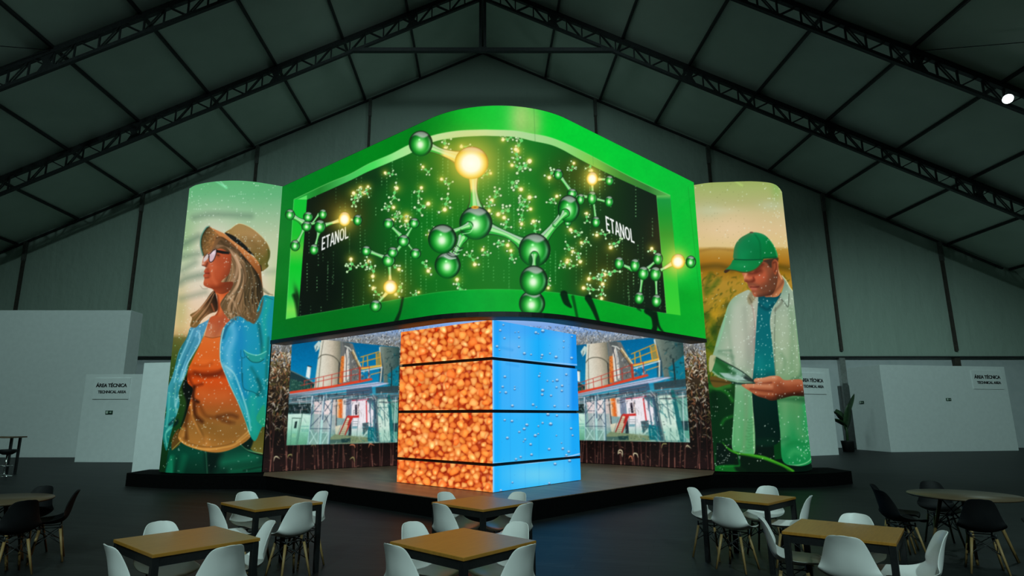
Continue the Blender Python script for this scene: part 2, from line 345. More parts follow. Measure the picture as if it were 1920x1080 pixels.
    # neck / chest skin
    neck = c.poly(T((370, 20), (400, 90), (412, 230), (385, 300), (320, 340), (280, 470), (265, 530), (300, 560), (360, 555), (440, 540), (470, 450), (560, 370), (600, 200), (560, -60), (400, -60)), vgrad([(540, (170, 66, 24)), (560, (214, 96, 44)), (585, (188, 78, 36)), (606, (178, 84, 48)), (632, (200, 120, 70))]))
    c.line(T((420, 60), (450, 170), (440, 280)), 9, (226, 120, 64), .6, soft=9, clip=neck)
    c.line(T((400, 90), (415, 220), (390, 290)), 4, (90, 30, 10), .8, soft=5, clip=neck)
    c.line(T((340, 430), (300, 500), (330, 550)), 7, (190, 120, 88), .5, soft=8, clip=neck)
    c.line(T((480, 300), (440, 420), (380, 540)), 12, (150, 70, 44), .5, soft=12, clip=neck)
    c.line(T((265, 545), (350, 562), (440, 545)), 1.5, (120, 56, 22), .7)
    # far hair
    fh = c.poly(T((370, 30), (330, 60), (260, 160), (180, 250), (100, 300), (120, 340), (100, 430), (170, 440), (240, 350), (320, 290), (400, 260), (410, 180), (390, 80)), lgrad((358, 590), (405, 560), [(0, (120, 90, 46)), (.4, (140, 100, 62)), (.7, (70, 44, 22)), (1, (30, 16, 8))]))
    for p, w, col, a in [(T((360, 40), (280, 150), (180, 270), (110, 330)), 2.5, (186, 136, 96), .8), (T((370, 60), (300, 200), (220, 300), (130, 420)), 2, (196, 150, 110), .6), (T((350, 120), (300, 240), (180, 380)), 2, (70, 46, 22), .8), (T((340, 180), (370, 260)), 3, (160, 84, 50), .7), (T((240, 250), (120, 400)), 2, (90, 70, 30), .8)]:
        c.line(p, w, col, a, soft=1.5, clip=fh)
    # face profile
    face = c.poly(F((85, 465), (70, 520), (57, 575), (60, 595), (92, 605), (108, 620), (88, 655), (86, 680), (95, 690), (76, 720), (90, 755), (78, 810), (86, 845), (130, 870), (190, 890), (240, 935), (330, 950), (470, 860), (560, 640), (480, 420), (250, 330), (130, 400)), lgrad((380, 500), (436, 520), [(0, (186, 100, 66)), (.3, (190, 88, 50)), (.6, (170, 70, 34)), (1, (110, 46, 20))]), n=5)
    for p, w, col, a in [(F((250, 500), (330, 560)), 14, (166, 70, 36), .6), (F((180, 640), (190, 740), (240, 830)), 6, (206, 104, 62), .5), (F((130, 640), (150, 720)), 6, (120, 40, 16), .5), (F((100, 860), (200, 880), (330, 850), (420, 760)), 9, (110, 38, 12), .6), (F((130, 560), (110, 600)), 4, (90, 36, 20), .8), (F((60, 590), (105, 610)), 2, (60, 30, 22), .8), (F((62, 575), (80, 560)), 3, (230, 190, 170), .7), (F((90, 690), (150, 690)), 1.8, (92, 22, 12), .9), (F((84, 675), (140, 668)), 3, (170, 60, 40), .8), (F((80, 715), (130, 715)), 4, (170, 66, 44), .7), (F((90, 750), (140, 745)), 3, (110, 42, 20), .6), (F((90, 830), (140, 860)), 6, (176, 80, 46), .6), (F((240, 440), (270, 470)), 5, (110, 44, 20), .7), (F((340, 600), (260, 700)), 12, (180, 80, 44), .4), (F((170, 560), (220, 620)), 7, (196, 92, 54), .5)]:
        c.line(p, w, col, a, soft=max(2, w*.9), clip=face)
    c.line(F((40, 850), (70, 885), (130, 885)), .8, (110, 90, 80), .7)
    c.poly(F((100, 440), (170, 360), (230, 235), (340, 235), (480, 350), (580, 440), (460, 460), (300, 380), (180, 420)), lgrad((390, 470), (440, 470), [(0, (150, 100, 60)), (.4, (110, 78, 46)), (1, (60, 42, 22))]))
    # hair mass under the hat
    hair = c.poly(F((190, 400), (240, 340), (300, 270), (430, 330), (560, 430), (760, 640), (800, 760), (830, 900), (830, 1000), (780, 1160), (720, 1330), (640, 1300), (560, 1270), (480, 1290), (400, 1270), (330, 1180), (290, 1080), (350, 980), (420, 900), (450, 800), (300, 800), (400, 700), (430, 560), (420, 430), (330, 350)), vgrad([(455, (90, 66, 40)), (500, (110, 84, 56)), (560, (96, 74, 46)), (600, (100, 76, 46))]))
    c.poly(F((560, 420), (700, 560), (790, 680), (815, 860), (790, 1000), (720, 900), (660, 1000), (600, 760), (560, 620)), (20, 16, 8), soft=14, a=.95, clip=hair)
    rng = c.rng
    base = F((430, 420), (520, 600), (500, 800), (420, 960), (360, 1100), (400, 1250))
    for k in range(70):
        u = rng.random(); d = (u-.5)
        col = [(196, 158, 120), (150, 116, 78), (112, 84, 52), (60, 42, 22), (176, 136, 96)][rng.integers(5)]
        p = [(x + d*(26 + 16*i) + rng.normal(0, 1.2) + i*2.5*u, y + rng.normal(0, 2) + 5*u) for i, (x, y) in enumerate(base)]
        c.line(p, [.8, 2.2, 1], col, .6, soft=1.2, clip=hair)
    base = F((640, 560), (700, 760), (690, 960), (720, 1160), (660, 1290))
    for k in range(44):
        d = rng.random()-.5; col = [(96, 76, 48), (40, 30, 14), (130, 104, 66), (70, 56, 30), (24, 18, 8)][rng.integers(5)]
        p = [(x + d*(14 + 8*i) + rng.normal(0, 2), y + rng.normal(0, 3)) for i, (x, y) in enumerate(base)]
        c.line(p, [.8, 2, 1], col, .65, soft=1.2, clip=hair)
    for p, w, col, a in [(F((250, 350), (330, 365), (430, 420), (510, 560), (480, 740), (400, 860)), 6, (190, 150, 116), .55), (F((480, 460), (545, 620), (520, 800), (450, 930), (380, 1020)), 4, (212, 176, 140), .6), (F((410, 520), (400, 640), (320, 780)), 2.5, (186, 134, 96), .7), (F((300, 280), (350, 330), (480, 380)), 4, (70, 50, 26), .8), (F((200, 390), (250, 350), (340, 370)), 3, (120, 90, 64), .8), (F((560, 640), (560, 800), (470, 960)), 3, (70, 60, 40), .7), (F((390, 980), (470, 1080), (420, 1230)), 4, (204, 166, 128), .5)]:
        c.line(p, w, col, a, soft=2.5, clip=hair)
    c.line(F((820, 900), (870, 940), (955, 965)), 2, (110, 104, 70), .6); c.line(F((820, 880), (900, 950)), 3, (60, 70, 50), .5, soft=4)
    # near (right) shirt front
    rsh = c.poly(T((1060, 700), (1070, 400), (1070, 150), (1050, 100), (1000, 92), (920, 92), (850, 260), (820, 400), (720, 350), (610, 320), (480, 440), (440, 580), (430, 740), (445, 850), (500, 990), (540, 1090), (640, 1300), (720, 1500), (765, 1640), (830, 1720), (900, 1580), (960, 1500), (1030, 1400), (1055, 1050)), lgrad((410, 640), (520, 660), [(0, (84, 156, 190)), (.3, (40, 144, 180)), (.6, (20, 138, 156)), (1, (14, 128, 116))]))
    c.put(c.full(), rsh*.55, vgrad([(560, (20, 150, 170)), (640, (20, 146, 190)), (720, (16, 146, 170)), (780, (10, 146, 140)), (820, (16, 150, 120))]))
    c.poly(c_hair_tip(F), (96, 72, 42), soft=3, a=.9)
    for p, w, col, a in [(T((560, 400), (600, 520), (530, 740), (560, 930)), 12, (130, 196, 226), .5), (T((620, 330), (520, 430), (470, 560)), 5, (10, 70, 100), .6), (T((650, 380), (670, 640), (640, 900), (700, 1200)), 16, (10, 120, 180), .5), (T((480, 450), (445, 600), (435, 740), (450, 860), (540, 1080), (650, 1320), (770, 1650)), 1.6, (205, 222, 190), .85), (T((540, 560), (470, 700)), 4, (90, 170, 210), .5), (T((500, 880), (590, 960), (650, 1100), (740, 1380), (780, 1600)), 3, (160, 216, 216), .7), (T((470, 860), (560, 1010)), 8, (150, 200, 210), .55), (T((870, 400), (900, 600), (910, 740)), 6, (4, 84, 84), .7), (T((985, 140), (930, 360), (950, 600), (920, 730)), 9, (30, 170, 140), .5), (T((680, 780), (680, 1000), (690, 1060)), 1.3, (4, 84, 96), .8), (T((790, 900), (880, 1060), (920, 1200)), 7, (4, 100, 104), .6), (L((890, 0), (900, 150), (1000, 190), (1060, 230)), 1.6, (2, 80, 90), .8), (T((980, 560), (960, 900), (960, 1100)), 5, (10, 96, 84), .6), (L((760, 60), (850, 250), (960, 480)), 6, (80, 180, 200), .5), (L((1040, 60), (1070, 150), (1040, 220)), 6, (2, 70, 70), .6), (T((930, 90), (1030, 130)), 1.2, (6, 90, 100), .8), (L((1000, 250), (990, 420), (1010, 590)), 12, (30, 170, 140), .4)]:
        c.line(p, w, col, a, soft=max(1.2, w*.8), clip=rsh)
    c.poly(T((705, 700), (760, 735), (860, 755), (960, 710), (920, 810), (850, 835), (780, 825)), (30, 146, 140), soft=1.2, clip=rsh)
    c.line(T((705, 700), (760, 735), (860, 755), (955, 712)), 1.6, (120, 210, 190), .9, clip=rsh); c.line(T((730, 770), (790, 828), (870, 836), (930, 800)), 1.6, (4, 80, 80), .9, clip=rsh)
    c.line(T((670, 700), (672, 775), (715, 780), (700, 705)), 1.2, (6, 88, 100), .8, clip=rsh)
    c.poly(L((1110, 320), (1030, 440), (1060, 510), (1120, 530)), (30, 150, 110), soft=1.5)
    for k in range(34):
        x, y = T((480+rng.uniform(-40, 330), 300+rng.uniform(-60, 60)))[0]
        c.line([(x, y-9), (x+rng.normal(0, 3), y), (x+rng.normal(2, 5), y+6)], [1, 2, .6], [(176, 138, 98), (110, 84, 50), (60, 44, 22), (140, 112, 72)][rng.integers(4)], .55, soft=1.2, clip=hair)
    # hat
    brim_in = c.poly(F((75, 465), (42, 340), (55, 220), (110, 125), (150, 103), (230, 150), (340, 190), (300, 240), (240, 240), (190, 360), (130, 440)), lgrad((378, 450), (410, 465), [(0, (88, 68, 34)), (.4, (128, 92, 50)), (1, (170, 110, 58))]))
    c.texture(.22, (300, 130), clip=brim_in)
    c.line(F((75, 462), (45, 340), (58, 220), (112, 124), (150, 104)), 3, (26, 40, 30), .8, soft=3)
    c.line(F((70, 462), (40, 340), (52, 220), (108, 118), (140, 100)), 1.2, (90, 210, 190), .6)
    crown = c.poly(F((350, 185), (420, 130), (490, 80), (530, 63), (600, 80), (700, 130), (800, 210), (870, 290), (915, 380), (918, 480), (890, 560), (900, 600), (860, 640), (805, 670), (790, 600), (720, 480), (600, 340), (470, 230)), lgrad((440, 430), (480, 490), [(0, (150, 120, 64)), (.4, (160, 124, 76)), (.75, (120, 96, 48)), (1, (96, 84, 30))]))
    for p, w, col, a in [(F((540, 70), (700, 200), (820, 380), (850, 620)), 20, (170, 136, 84), .4), (F((560, 250), (700, 300), (820, 420)), 12, (110, 84, 40), .45), (F((800, 560), (880, 500)), 14, (70, 74, 20), .5), (F((480, 160), (560, 200)), 16, (170, 134, 80), .5), (F((905, 400), (915, 500), (880, 600)), 5, (60, 76, 24), .7)]:
        c.line(p, w, col, a, soft=w*.9, clip=crown)
    c.line(F((420, 130), (530, 62), (700, 128), (870, 290), (918, 400)), 1.2, (226, 206, 150), .6)
    c.poly(F((345, 182), (400, 190), (480, 230), (600, 330), (680, 420), (720, 465), (640, 430), (540, 350), (440, 270)), (14, 10, 6), soft=1)
    c.line(F((800, 590), (812, 660)), 2, (30, 22, 10), .9)
    brim = c.poly(F((150, 103), (210, 130), (340, 190), (430, 265), (560, 360), (680, 460), (760, 530), (800, 620), (815, 760), (830, 880), (810, 800), (760, 690), (660, 560), (540, 430), (420, 320), (330, 245), (250, 235), (240, 225), (290, 220)), lgrad((410, 440), (490, 520), [(0, (190, 122, 66)), (.5, (190, 116, 60)), (1, (128, 72, 30))]), n=5)
    c.line(F((430, 270), (560, 365), (690, 475), (770, 560)), 3.5, (218, 146, 84), .6, soft=3, clip=brim)
    c.line(F((240, 245), (280, 232), (340, 250), (480, 360), (640, 540), (760, 700)), 2, (50, 30, 12), .8, soft=2)
    # glasses
    c.poly(F((75, 540), (85, 490), (120, 450), (142, 455), (135, 500), (100, 540)), (206, 190, 186), soft=1)
    lens = c.poly(F((150, 500), (160, 440), (200, 402), (238, 395), (236, 440), (215, 510), (180, 548), (155, 540)), (206, 178, 186), soft=1)
    c.blob(*F((200, 430))[0], 4, 4, (246, 232, 240), .7, clip=lens)
    c.line(F((142, 455), (165, 440), (205, 400), (242, 393), (236, 450), (205, 525), (170, 550), (150, 530), (150, 470)), 1.5, (36, 22, 22), .95)
    c.line(F((85, 490), (120, 450), (145, 458), (140, 490)), 1.2, (60, 44, 40), .9)
    c.poly(F((238, 392), (400, 420), (405, 450), (320, 445), (235, 425)), (18, 12, 10), soft=1, smooth=False)
    c.blob(*F((265, 462))[0], 2.5, 1.2, (50, 20, 12), .8)
    person = np.clip(jeans+hand_r+lsh+top+neck+fh+face+hair+rsh+brim_in+crown+brim, 0, 1)
    # sparkles over the whole clip
    c.specks(120, (345, 340, 528, 470), size=(.7, 1), tidy=4); c.specks(80, (340, 345, 400, 640), size=(.6, .8))
    c.specks(40, (440, 440, 500, 480), size=(.7, 1.1), tidy=3.5); c.specks(130, (420, 480, 500, 620), size=(.7, .9))
    c.specks(200, (320, 600, 505, 760), size=(.7, 1.1), tidy=3); c.specks(150, (305, 700, 500, 850), size=(.7, 1)); c.specks(50, (300, 780, 500, 884), size=(.6, .8))
    c.specks(40, (300, 620, 345, 880), (150, 255, 170), size=(.7, 1))
    c.specks(70, (340, 340, 530, 600), (60, 100, 80), size=(.6, .6), tidy=5, a=(.3, .6))
    return c, person
def c_hair_tip(F):
    return F((560, 1180), (760, 1180), (800, 1080), (840, 1000), (800, 1200), (720, 1330), (690, 1270), (640, 1300), (590, 1260))
def paint_man():
    c = Canvas(1288, 322, 1540, 896, 2, 5)
    H = Z(1340, 425, 6.75); M = Z(1320, 560, 5.4); B = Z(1320, 720, 6.355); G = Z(1280, 320, 3.6)
    c.put(c.full(), np.ones((c.h, c.w)), vgrad([(335, (150, 170, 92)), (352, (160, 176, 104)), (380, (176, 176, 118)), (400, (200, 186, 136)), (430, (216, 190, 142)), (462, (218, 192, 132)), (468, (180, 140, 56)), (490, (164, 112, 24)), (500, (132, 92, 18)), (512, (150, 108, 18)), (530, (172, 132, 40)), (560, (160, 128, 36)), (600, (130, 114, 24)), (650, (112, 112, 18)), (690, (76, 92, 16)), (715, (20, 70, 18)), (760, (2, 40, 12)), (880, (2, 60, 18))]))
    c.blob(1330, 395, 30, 16, (176, 190, 150), .6); c.blob(1350, 395, 40, 6, (200, 200, 160), .5); c.blob(1446, 385, 24, 10, (186, 196, 160), .6)
    c.blob(1370, 430, 50, 30, (232, 204, 164), .5); c.blob(1456, 350, 10, 24, (120, 170, 80), .55)
    c.line(G((330, 55), (400, 100)), [1, 4], (190, 230, 120), .5, soft=4)
    c.line([(1308, 472), (1340, 466), (1380, 470)], 4, (140, 100, 40), .5, soft=5)
    c.line([(1312, 502), (1345, 498), (1372, 506)], 9, (84, 66, 10), .6, soft=9); c.line([(1460, 500), (1488, 506)], 9, (80, 66, 10), .6, soft=8)
    rng = c.rng
    for k in range(700):
        x = rng.uniform(1296, 1510); y = rng.uniform(512, 725); f = (y-510)/210
        if x > 1400 and y > 600: continue
        col = [(206, 160, 40), (176, 140, 30), (84, 92, 10), (40, 64, 8), (120, 116, 16), (30, 50, 6)][rng.integers(6)]
        L = rng.uniform(5, 16)*(.6+f); t = rng.normal(-.9, .7)
        c.line([(x, y), (x+L*.5*math.cos(t), y+L*.5*math.sin(t)), (x+L*math.cos(t*.8), y+L*math.sin(t*.8))], [.6, 2.6, .8], col, .5, soft=2.6)
    for p, w, col in [(M((20, 180), (60, 200), (90, 300), (130, 420)), 14, (20, 70, 8)), (M((60, 260), (120, 120), (200, 20)), 10, (180, 140, 20)), (M((110, 330), (190, 200), (240, 60)), 12, (26, 50, 8)), (M((30, 420), (90, 520)), 14, (30, 80, 10)), (M((50, 560), (110, 560)), 8, (120, 120, 20)), (M((90, 160), (170, 150), (220, 120)), 8, (196, 150, 30)), (G((160, 830), (240, 740)), 10, (40, 84, 10)), (G((150, 800), (190, 700)), 8, (36, 74, 10))]:
        c.line(p, w, col, .55, soft=8)
    # big dark leaves low left
    c.poly(M((60, 960), (120, 900), (200, 900), (290, 980), (310, 1180), (300, 1500), (60, 1560)), (2, 40, 12), soft=6, a=.9)
    for p, w, col in [(B((90, 80), (180, 60), (280, 110), (340, 200)), 6, (30, 120, 30)), (B((210, 480), (250, 420), (340, 385)), 5, (20, 110, 30)), (B((110, 100), (140, 300)), 12, (2, 30, 8)), (B((60, 30), (200, 40), (300, 20)), 8, (50, 120, 40))]:
        c.line(p, w, col, .7, soft=5)
    # dark trousers / gap and far leaves at the bottom
    c.poly(B((560, 100), (800, 100), (840, 900), (1340, 860), (1340, 1060), (140, 1060), (150, 700), (600, 780)), (2, 18, 10), soft=2, smooth=False)
    tee = c.poly(H((530, 880), (700, 870), (850, 840), (830, 940), (800, 1060), (790, 1300), (800, 2000), (830, 2700), (480, 2700), (470, 2000), (480, 1100)), vgrad([(552, (4, 60, 72)), (570, (6, 96, 104)), (640, (4, 100, 106)), (690, (2, 110, 108)), (708, (2, 80, 80)), (740, (0, 30, 26)), (800, (0, 24, 18)), (858, (2, 24, 16))]))
    c.line(M((560, 60), (640, 110), (700, 60)), 5, (2, 50, 60), .6, soft=6, clip=tee); c.line(M((560, 600), (580, 760)), 10, (20, 140, 140), .3, soft=12, clip=tee)
    c.line(B((620, 700), (800, 690)), 14, (2, 40, 22), .6, soft=8)
    # far shirt half
    ls = c.poly(H((350, 830), (260, 880), (200, 940), (160, 1020), (130, 1120), (60, 1320), (-5, 1560), (-20, 1640), (60, 1720), (150, 1760), (240, 1780), (262, 1960), (240, 2400), (222, 2790), (300, 2850), (490, 2890), (512, 2700), (502, 2500), (484, 2300), (472, 2100), (478, 1950), (500, 1700), (520, 1350), (540, 1080), (550, 920), (540, 880), (470, 840), (430, 800)), lgrad((1350, 600), (1420, 620), [(0, (120, 164, 130)), (.35, (160, 176, 152)), (.75, (172, 178, 158)), (1, (150, 150, 138))]))
    c.put(c.full(), ls*.9, lambda X, Y: np.stack([np.interp(Y, [640, 700, 740, 860], [150/255, 140/255, 96/255, 60/255])]+[np.interp(Y, [640, 700, 740, 860], [176/255, 178/255, 160/255, 156/255])]+[np.interp(Y, [640, 700, 740, 860], [150/255, 142/255, 110/255, 84/255])], -1), clip=np.clip((c.ys[:, None]-640)/90, 0, 1)*np.ones((1, c.w)))
    for p, w, col, a in [(M((250, 40), (215, 160), (190, 300), (130, 480)), 3, (130, 200, 150), .6), (M((260, 60), (250, 300), (280, 520), (300, 700)), 7, (130, 160, 130), .5), (M((330, 100), (340, 400), (350, 640)), 22, (190, 196, 180), .35), (M((480, 60), (510, 160), (520, 300), (510, 500), (510, 640), (490, 800)), 3, (150, 120, 110), .6), (M((505, 120), (527, 300), (516, 600), (500, 790)), 1.5, (206, 200, 180), .9), (M((150, 530), (270, 522)), 4, (80, 120, 92), .45), (M((150, 545), (230, 570), (290, 590)), 7, (96, 136, 104), .45), (M((270, 530), (285, 600), (300, 680)), 5, (90, 120, 96), .45), (M((410, 100), (430, 400), (460, 700)), 9, (140, 150, 134), .35), (B((440, 60), (400, 400), (400, 700)), 10, (110, 170, 120), .4), (B((500, 100), (500, 400), (470, 800)), 7, (110, 140, 100), .4), (B((360, 60), (345, 500), (335, 760)), 2, (140, 220, 160), .7), (B((570, 150), (585, 300), (590, 500), (600, 820)), 2, (170, 200, 150), .7)]:
        c.line(p, w, col, a, soft=max(1.5, w*.8), clip=ls)
    for k in range(12): x, y = B((545+rng.uniform(-20, 20), 420+k*34))[0]; c.line([(x-5, y), (x, y+1), (x+5, y-1)], 2, (60, 120, 70), .5, soft=2, clip=ls)
    c.poly(H((470, 820), (430, 860), (410, 920), (440, 985), (480, 960), (520, 900)), (140, 132, 100), soft=4); c.line(H((440, 900), (470, 960)), 2, (80, 70, 50), .6, soft=2)
    # near shirt half
    rs = c.poly(H((850, 620), (910, 700), (960, 780), (1040, 870), (1070, 1000), (1080, 1400), (1150, 1900), (1180, 2100), (1240, 2300), (1270, 2780), (1240, 2960), (1150, 3020), (1020, 3025), (860, 2960), (830, 2600), (790, 2200), (760, 1800), (720, 1400), (700, 1200), (730, 1040), (790, 940), (840, 850), (880, 720)), vgrad([(520, (150, 172, 150)), (580, (150, 170, 146)), (640, (146, 168, 136)), (690, (128, 160, 122)), (720, (110, 146, 104)), (760, (60, 136, 80)), (800, (36, 138, 76)), (870, (16, 130, 66))]), n=5)
    for p, w, col, a in [(M((660, 180), (650, 400), (645, 600), (650, 770)), 9, (176, 184, 164), .6), (M((725, 90), (715, 300), (715, 600), (722, 770)), 1.6, (70, 84, 70), .7), (M((700, 100), (690, 400), (690, 700)), 7, (164, 176, 156), .4), (M((950, 60), (970, 300), (1000, 560), (1020, 760)), 10, (60, 150, 84), .5), (M((800, 200), (790, 400), (800, 700)), 18, (170, 186, 160), .4), (M((880, 100), (900, 400), (880, 760)), 10, (110, 150, 110), .45), (M((780, 560), (820, 640), (800, 740)), 8, (100, 140, 100), .5), (M((940, 100), (960, 400), (980, 640)), 5, (90, 150, 100), .5), (M((1000, 600), (980, 780), (900, 820)), 7, (40, 90, 60), .5),
                      (B((870, 220), (885, 500), (905, 940)), 1.6, (10, 60, 30), .8), (B((800, 230), (820, 500), (840, 900)), 6, (100, 176, 120), .5), (B((960, 240), (960, 450), (920, 650)), 22, (130, 170, 120), .4), (B((1100, 220), (1120, 500), (1180, 620)), 16, (110, 150, 100), .35), (B((1200, 250), (1250, 500), (1290, 760)), 8, (30, 170, 90), .5), (B((1000, 720), (1100, 700), (1250, 720)), 10, (10, 110, 50), .4), (B((1020, 850), (1080, 800), (1200, 840)), 9, (70, 170, 100), .4), (B((830, 930), (1000, 965), (1160, 960), (1270, 900), (1300, 780)), 1.6, (150, 220, 160), .8), (B((900, 680), (1000, 650)), 8, (10, 100, 50), .4)]:
        c.line(p, w, col, a, soft=max(1.5, w*.8), clip=rs)
    for k in range(17): x, y = B((862+rng.uniform(-8, 8), 330+k*34))[0]; c.line([(x-6, y+1), (x, y-1), (x+6, y)], 1.8, [(30, 110, 56), (130, 190, 140)][k % 2], .55, soft=1.8, clip=rs)
    for y in (350, 580): c.blob(*M((687, y))[0], 1.2, 1.6, (60, 70, 60), .8)
    # collar
    col_ = c.poly(H((850, 620), (900, 680), (940, 800), (930, 1010), (880, 960), (820, 900), (860, 800), (885, 690)), lgrad((1465, 540), (1480, 560), [(0, (120, 150, 128)), (1, (160, 184, 162))]), smooth=False)
    c.line(H((820, 900), (880, 955), (930, 1012), (940, 850)), 2, (70, 84, 70), .7)
    c.line(H((780, 950), (820, 905), (850, 960), (760, 1060)), 4, (90, 90, 76), .5, soft=4, clip=rs)
    c.line(H((850, 620), (910, 690), (960, 780), (1040, 870)), 1.6, (220, 226, 180), .8)
    # head
    neck = c.poly(H((740, 400), (800, 420), (815, 560), (880, 690), (850, 800), (800, 880), (700, 890), (620, 860), (620, 600)), lgrad((1430, 500), (1470, 530), [(0, (84, 40, 22)), (.6, (130, 70, 44)), (1, (190, 120, 76))]))
    c.line(H((806, 460), (808, 560), (850, 660)), 2.4, (240, 190, 130), .8, soft=2, clip=neck)
    c.line(H((720, 860), (820, 760), (870, 690)), 5, (70, 30, 20), .5, soft=6, clip=neck)
    face = c.poly(H((350, 570), (368, 640), (375, 690), (410, 710), (430, 770), (460, 800), (490, 870), (530, 890), (620, 880), (720, 860), (780, 760), (800, 600), (790, 440), (620, 420), (480, 560)), lgrad((1395, 520), (1455, 530), [(0, (176, 96, 60)), (.3, (184, 92, 60)), (.6, (146, 72, 44)), (1, (96, 52, 32))]))
    for p, w, col, a in [(H((480, 600), (600, 640), (660, 560)), 16, (196, 92, 60), .6), (H((385, 590), (400, 660)), 6, (214, 130, 86), .6), (H((400, 690), (440, 700), (490, 680)), 6, (96, 40, 24), .8), (H((440, 590), (500, 590), (580, 560)), 8, (90, 36, 22), .75), (H((490, 640), (500, 680), (470, 700)), 3, (110, 40, 24), .8), (H((430, 740), (490, 730), (550, 760)), 7, (110, 62, 44), .7), (H((455, 765), (500, 768), (560, 760)), 2.4, (90, 28, 22), .9), (H((470, 785), (520, 790)), 4, (176, 96, 76), .8), (H((480, 820), (560, 830)), 5, (110, 66, 44), .6), (H((510, 850), (580, 860)), 7, (170, 100, 66), .6), (H((620, 800), (720, 740), (740, 620)), 16, (96, 60, 42), .7), (H((560, 880), (660, 870), (740, 830)), 8, (60, 36, 28), .7), (H((640, 480), (680, 560), (700, 520)), 9, (120, 70, 46), .6), (H((520, 560), (600, 480)), 7, (80, 30, 18), .7), (H((400, 600), (370, 650)), 3, (220, 160, 120), .6)]:
        c.line(p, w, col, a, soft=max(2, w*.9), clip=face)
    c.poly(H((610, 430), (740, 400), (800, 390), (800, 430), (730, 440), (720, 520), (690, 500), (660, 460)), (64, 46, 34), soft=2.5)
    c.poly(H((730, 440), (760, 412), (796, 440), (803, 500), (790, 570), (770, 610), (745, 580), (725, 500)), lgrad((1448, 500), (1460, 500), [(0, (120, 56, 34)), (1, (190, 104, 62))]))
    c.line(H((745, 460), (775, 450), (780, 520), (760, 570)), 3, (90, 36, 24), .7, soft=2)
    cap = c.poly(H((250, 415), (240, 330), (262, 230), (320, 150), (400, 100), (460, 75), (540, 75), (630, 105), (700, 170), (755, 250), (790, 330), (795, 390), (740, 400), (620, 410), (580, 440), (400, 430)), lgrad((1380, 450), (1455, 490), [(0, (20, 120, 70)), (.35, (6, 132, 72)), (.7, (4, 118, 56)), (1, (6, 110, 52))]))
    for p, w, col, a in [(H((255, 400), (255, 260), (330, 150), (440, 90)), 9, (70, 110, 66), .55), (H((500, 85), (570, 200), (580, 400)), 3, (2, 90, 44), .5), (H((470, 250), (520, 300), (500, 380)), 26, (2, 100, 52), .45), (H((620, 400), (740, 392), (795, 380)), 3, (2, 60, 34), .6), (H((700, 170), (760, 260), (795, 380)), 2.5, (70, 190, 110), .6), (H((470, 85), (550, 80), (640, 120)), 5, (50, 140, 90), .5)]:
        c.line(p, w, col, a, soft=max(2, w*.8), clip=cap)
    c.poly(H((445, 82), (450, 66), (480, 66), (490, 80)), (90, 70, 50), soft=1.5)
    bill = c.poly(H((250, 412), (420, 418), (600, 418), (590, 470), (520, 530), (430, 570), (340, 572), (250, 552), (195, 550), (150, 582), (125, 580), (120, 562), (200, 480)), lgrad((1365, 495), (1420, 500), [(0, (40, 120, 66)), (.2, (4, 126, 62)), (1, (6, 124, 60))]))
    c.line(H((250, 414), (420, 420), (610, 416)), 2, (2, 60, 36), .8); c.line(H((200, 548), (260, 556), (340, 576), (430, 574), (530, 530), (600, 450)), 2.4, (70, 66, 26), .8)
    c.poly(H((120, 562), (140, 545), (195, 545), (150, 584), (125, 582)), (60, 36, 20), soft=1.5)
    c.blob(*H((340, 490))[0], 16, 6, (30, 150, 84), .5, clip=bill)
    # tablet
    c.poly(M((60, 580), (125, 595), (80, 730), (50, 720)), (170, 172, 130), soft=1.2)
    tab = c.poly(M((125, 596), (200, 640), (380, 740), (505, 835), (470, 850), (320, 840), (180, 800), (80, 735)), lgrad((1345, 680), (1400, 705), [(0, (40, 110, 56)), (.4, (30, 96, 44)), (.5, (84, 140, 110)), (.8, (130, 170, 150)), (1, (60, 80, 70))]), smooth=False)
    c.poly(M((155, 750), (250, 755), (340, 770), (440, 830), (330, 822), (210, 800)), (150, 184, 170), soft=2, smooth=False, clip=tab)
    for p, w, col, a in [(M((125, 596), (380, 735), (510, 840)), 2, (20, 40, 30), .9), (M((90, 740), (180, 805), (330, 838), (500, 850)), 3, (140, 180, 150), .8), (M((130, 620), (220, 700), (300, 760)), 9, (16, 70, 26), .6), (M((250, 690), (380, 760)), 4, (130, 170, 140), .5), (M((200, 830), (350, 860), (500, 860)), 4, (20, 50, 40), .9), (M((420, 800), (505, 840)), 5, (24, 34, 34), .7)]:
        c.line(p, w, col, a, soft=max(1, w*.6))
    c.poly(M((60, 790), (150, 800), (280, 850), (200, 880), (120, 900), (80, 870)), (96, 74, 24), soft=2); c.line(M((70, 830), (160, 840), (260, 850)), 3, (50, 40, 10), .7, soft=3)
    # hand and forearm
    arm = c.poly(M((1040, 985), (900, 985), (760, 1020), (680, 1032), (620, 1010), (540, 985), (470, 940), (400, 895), (380, 870), (450, 862), (520, 860), (505, 835), (520, 808), (600, 800), (680, 782), (760, 785), (820, 825), (980, 818), (1030, 900)), lgrad((1440, 700), (1450, 752), [(0, (190, 122, 84)), (.4, (170, 92, 58)), (.75, (120, 54, 30)), (1, (50, 22, 10))]), n=5)
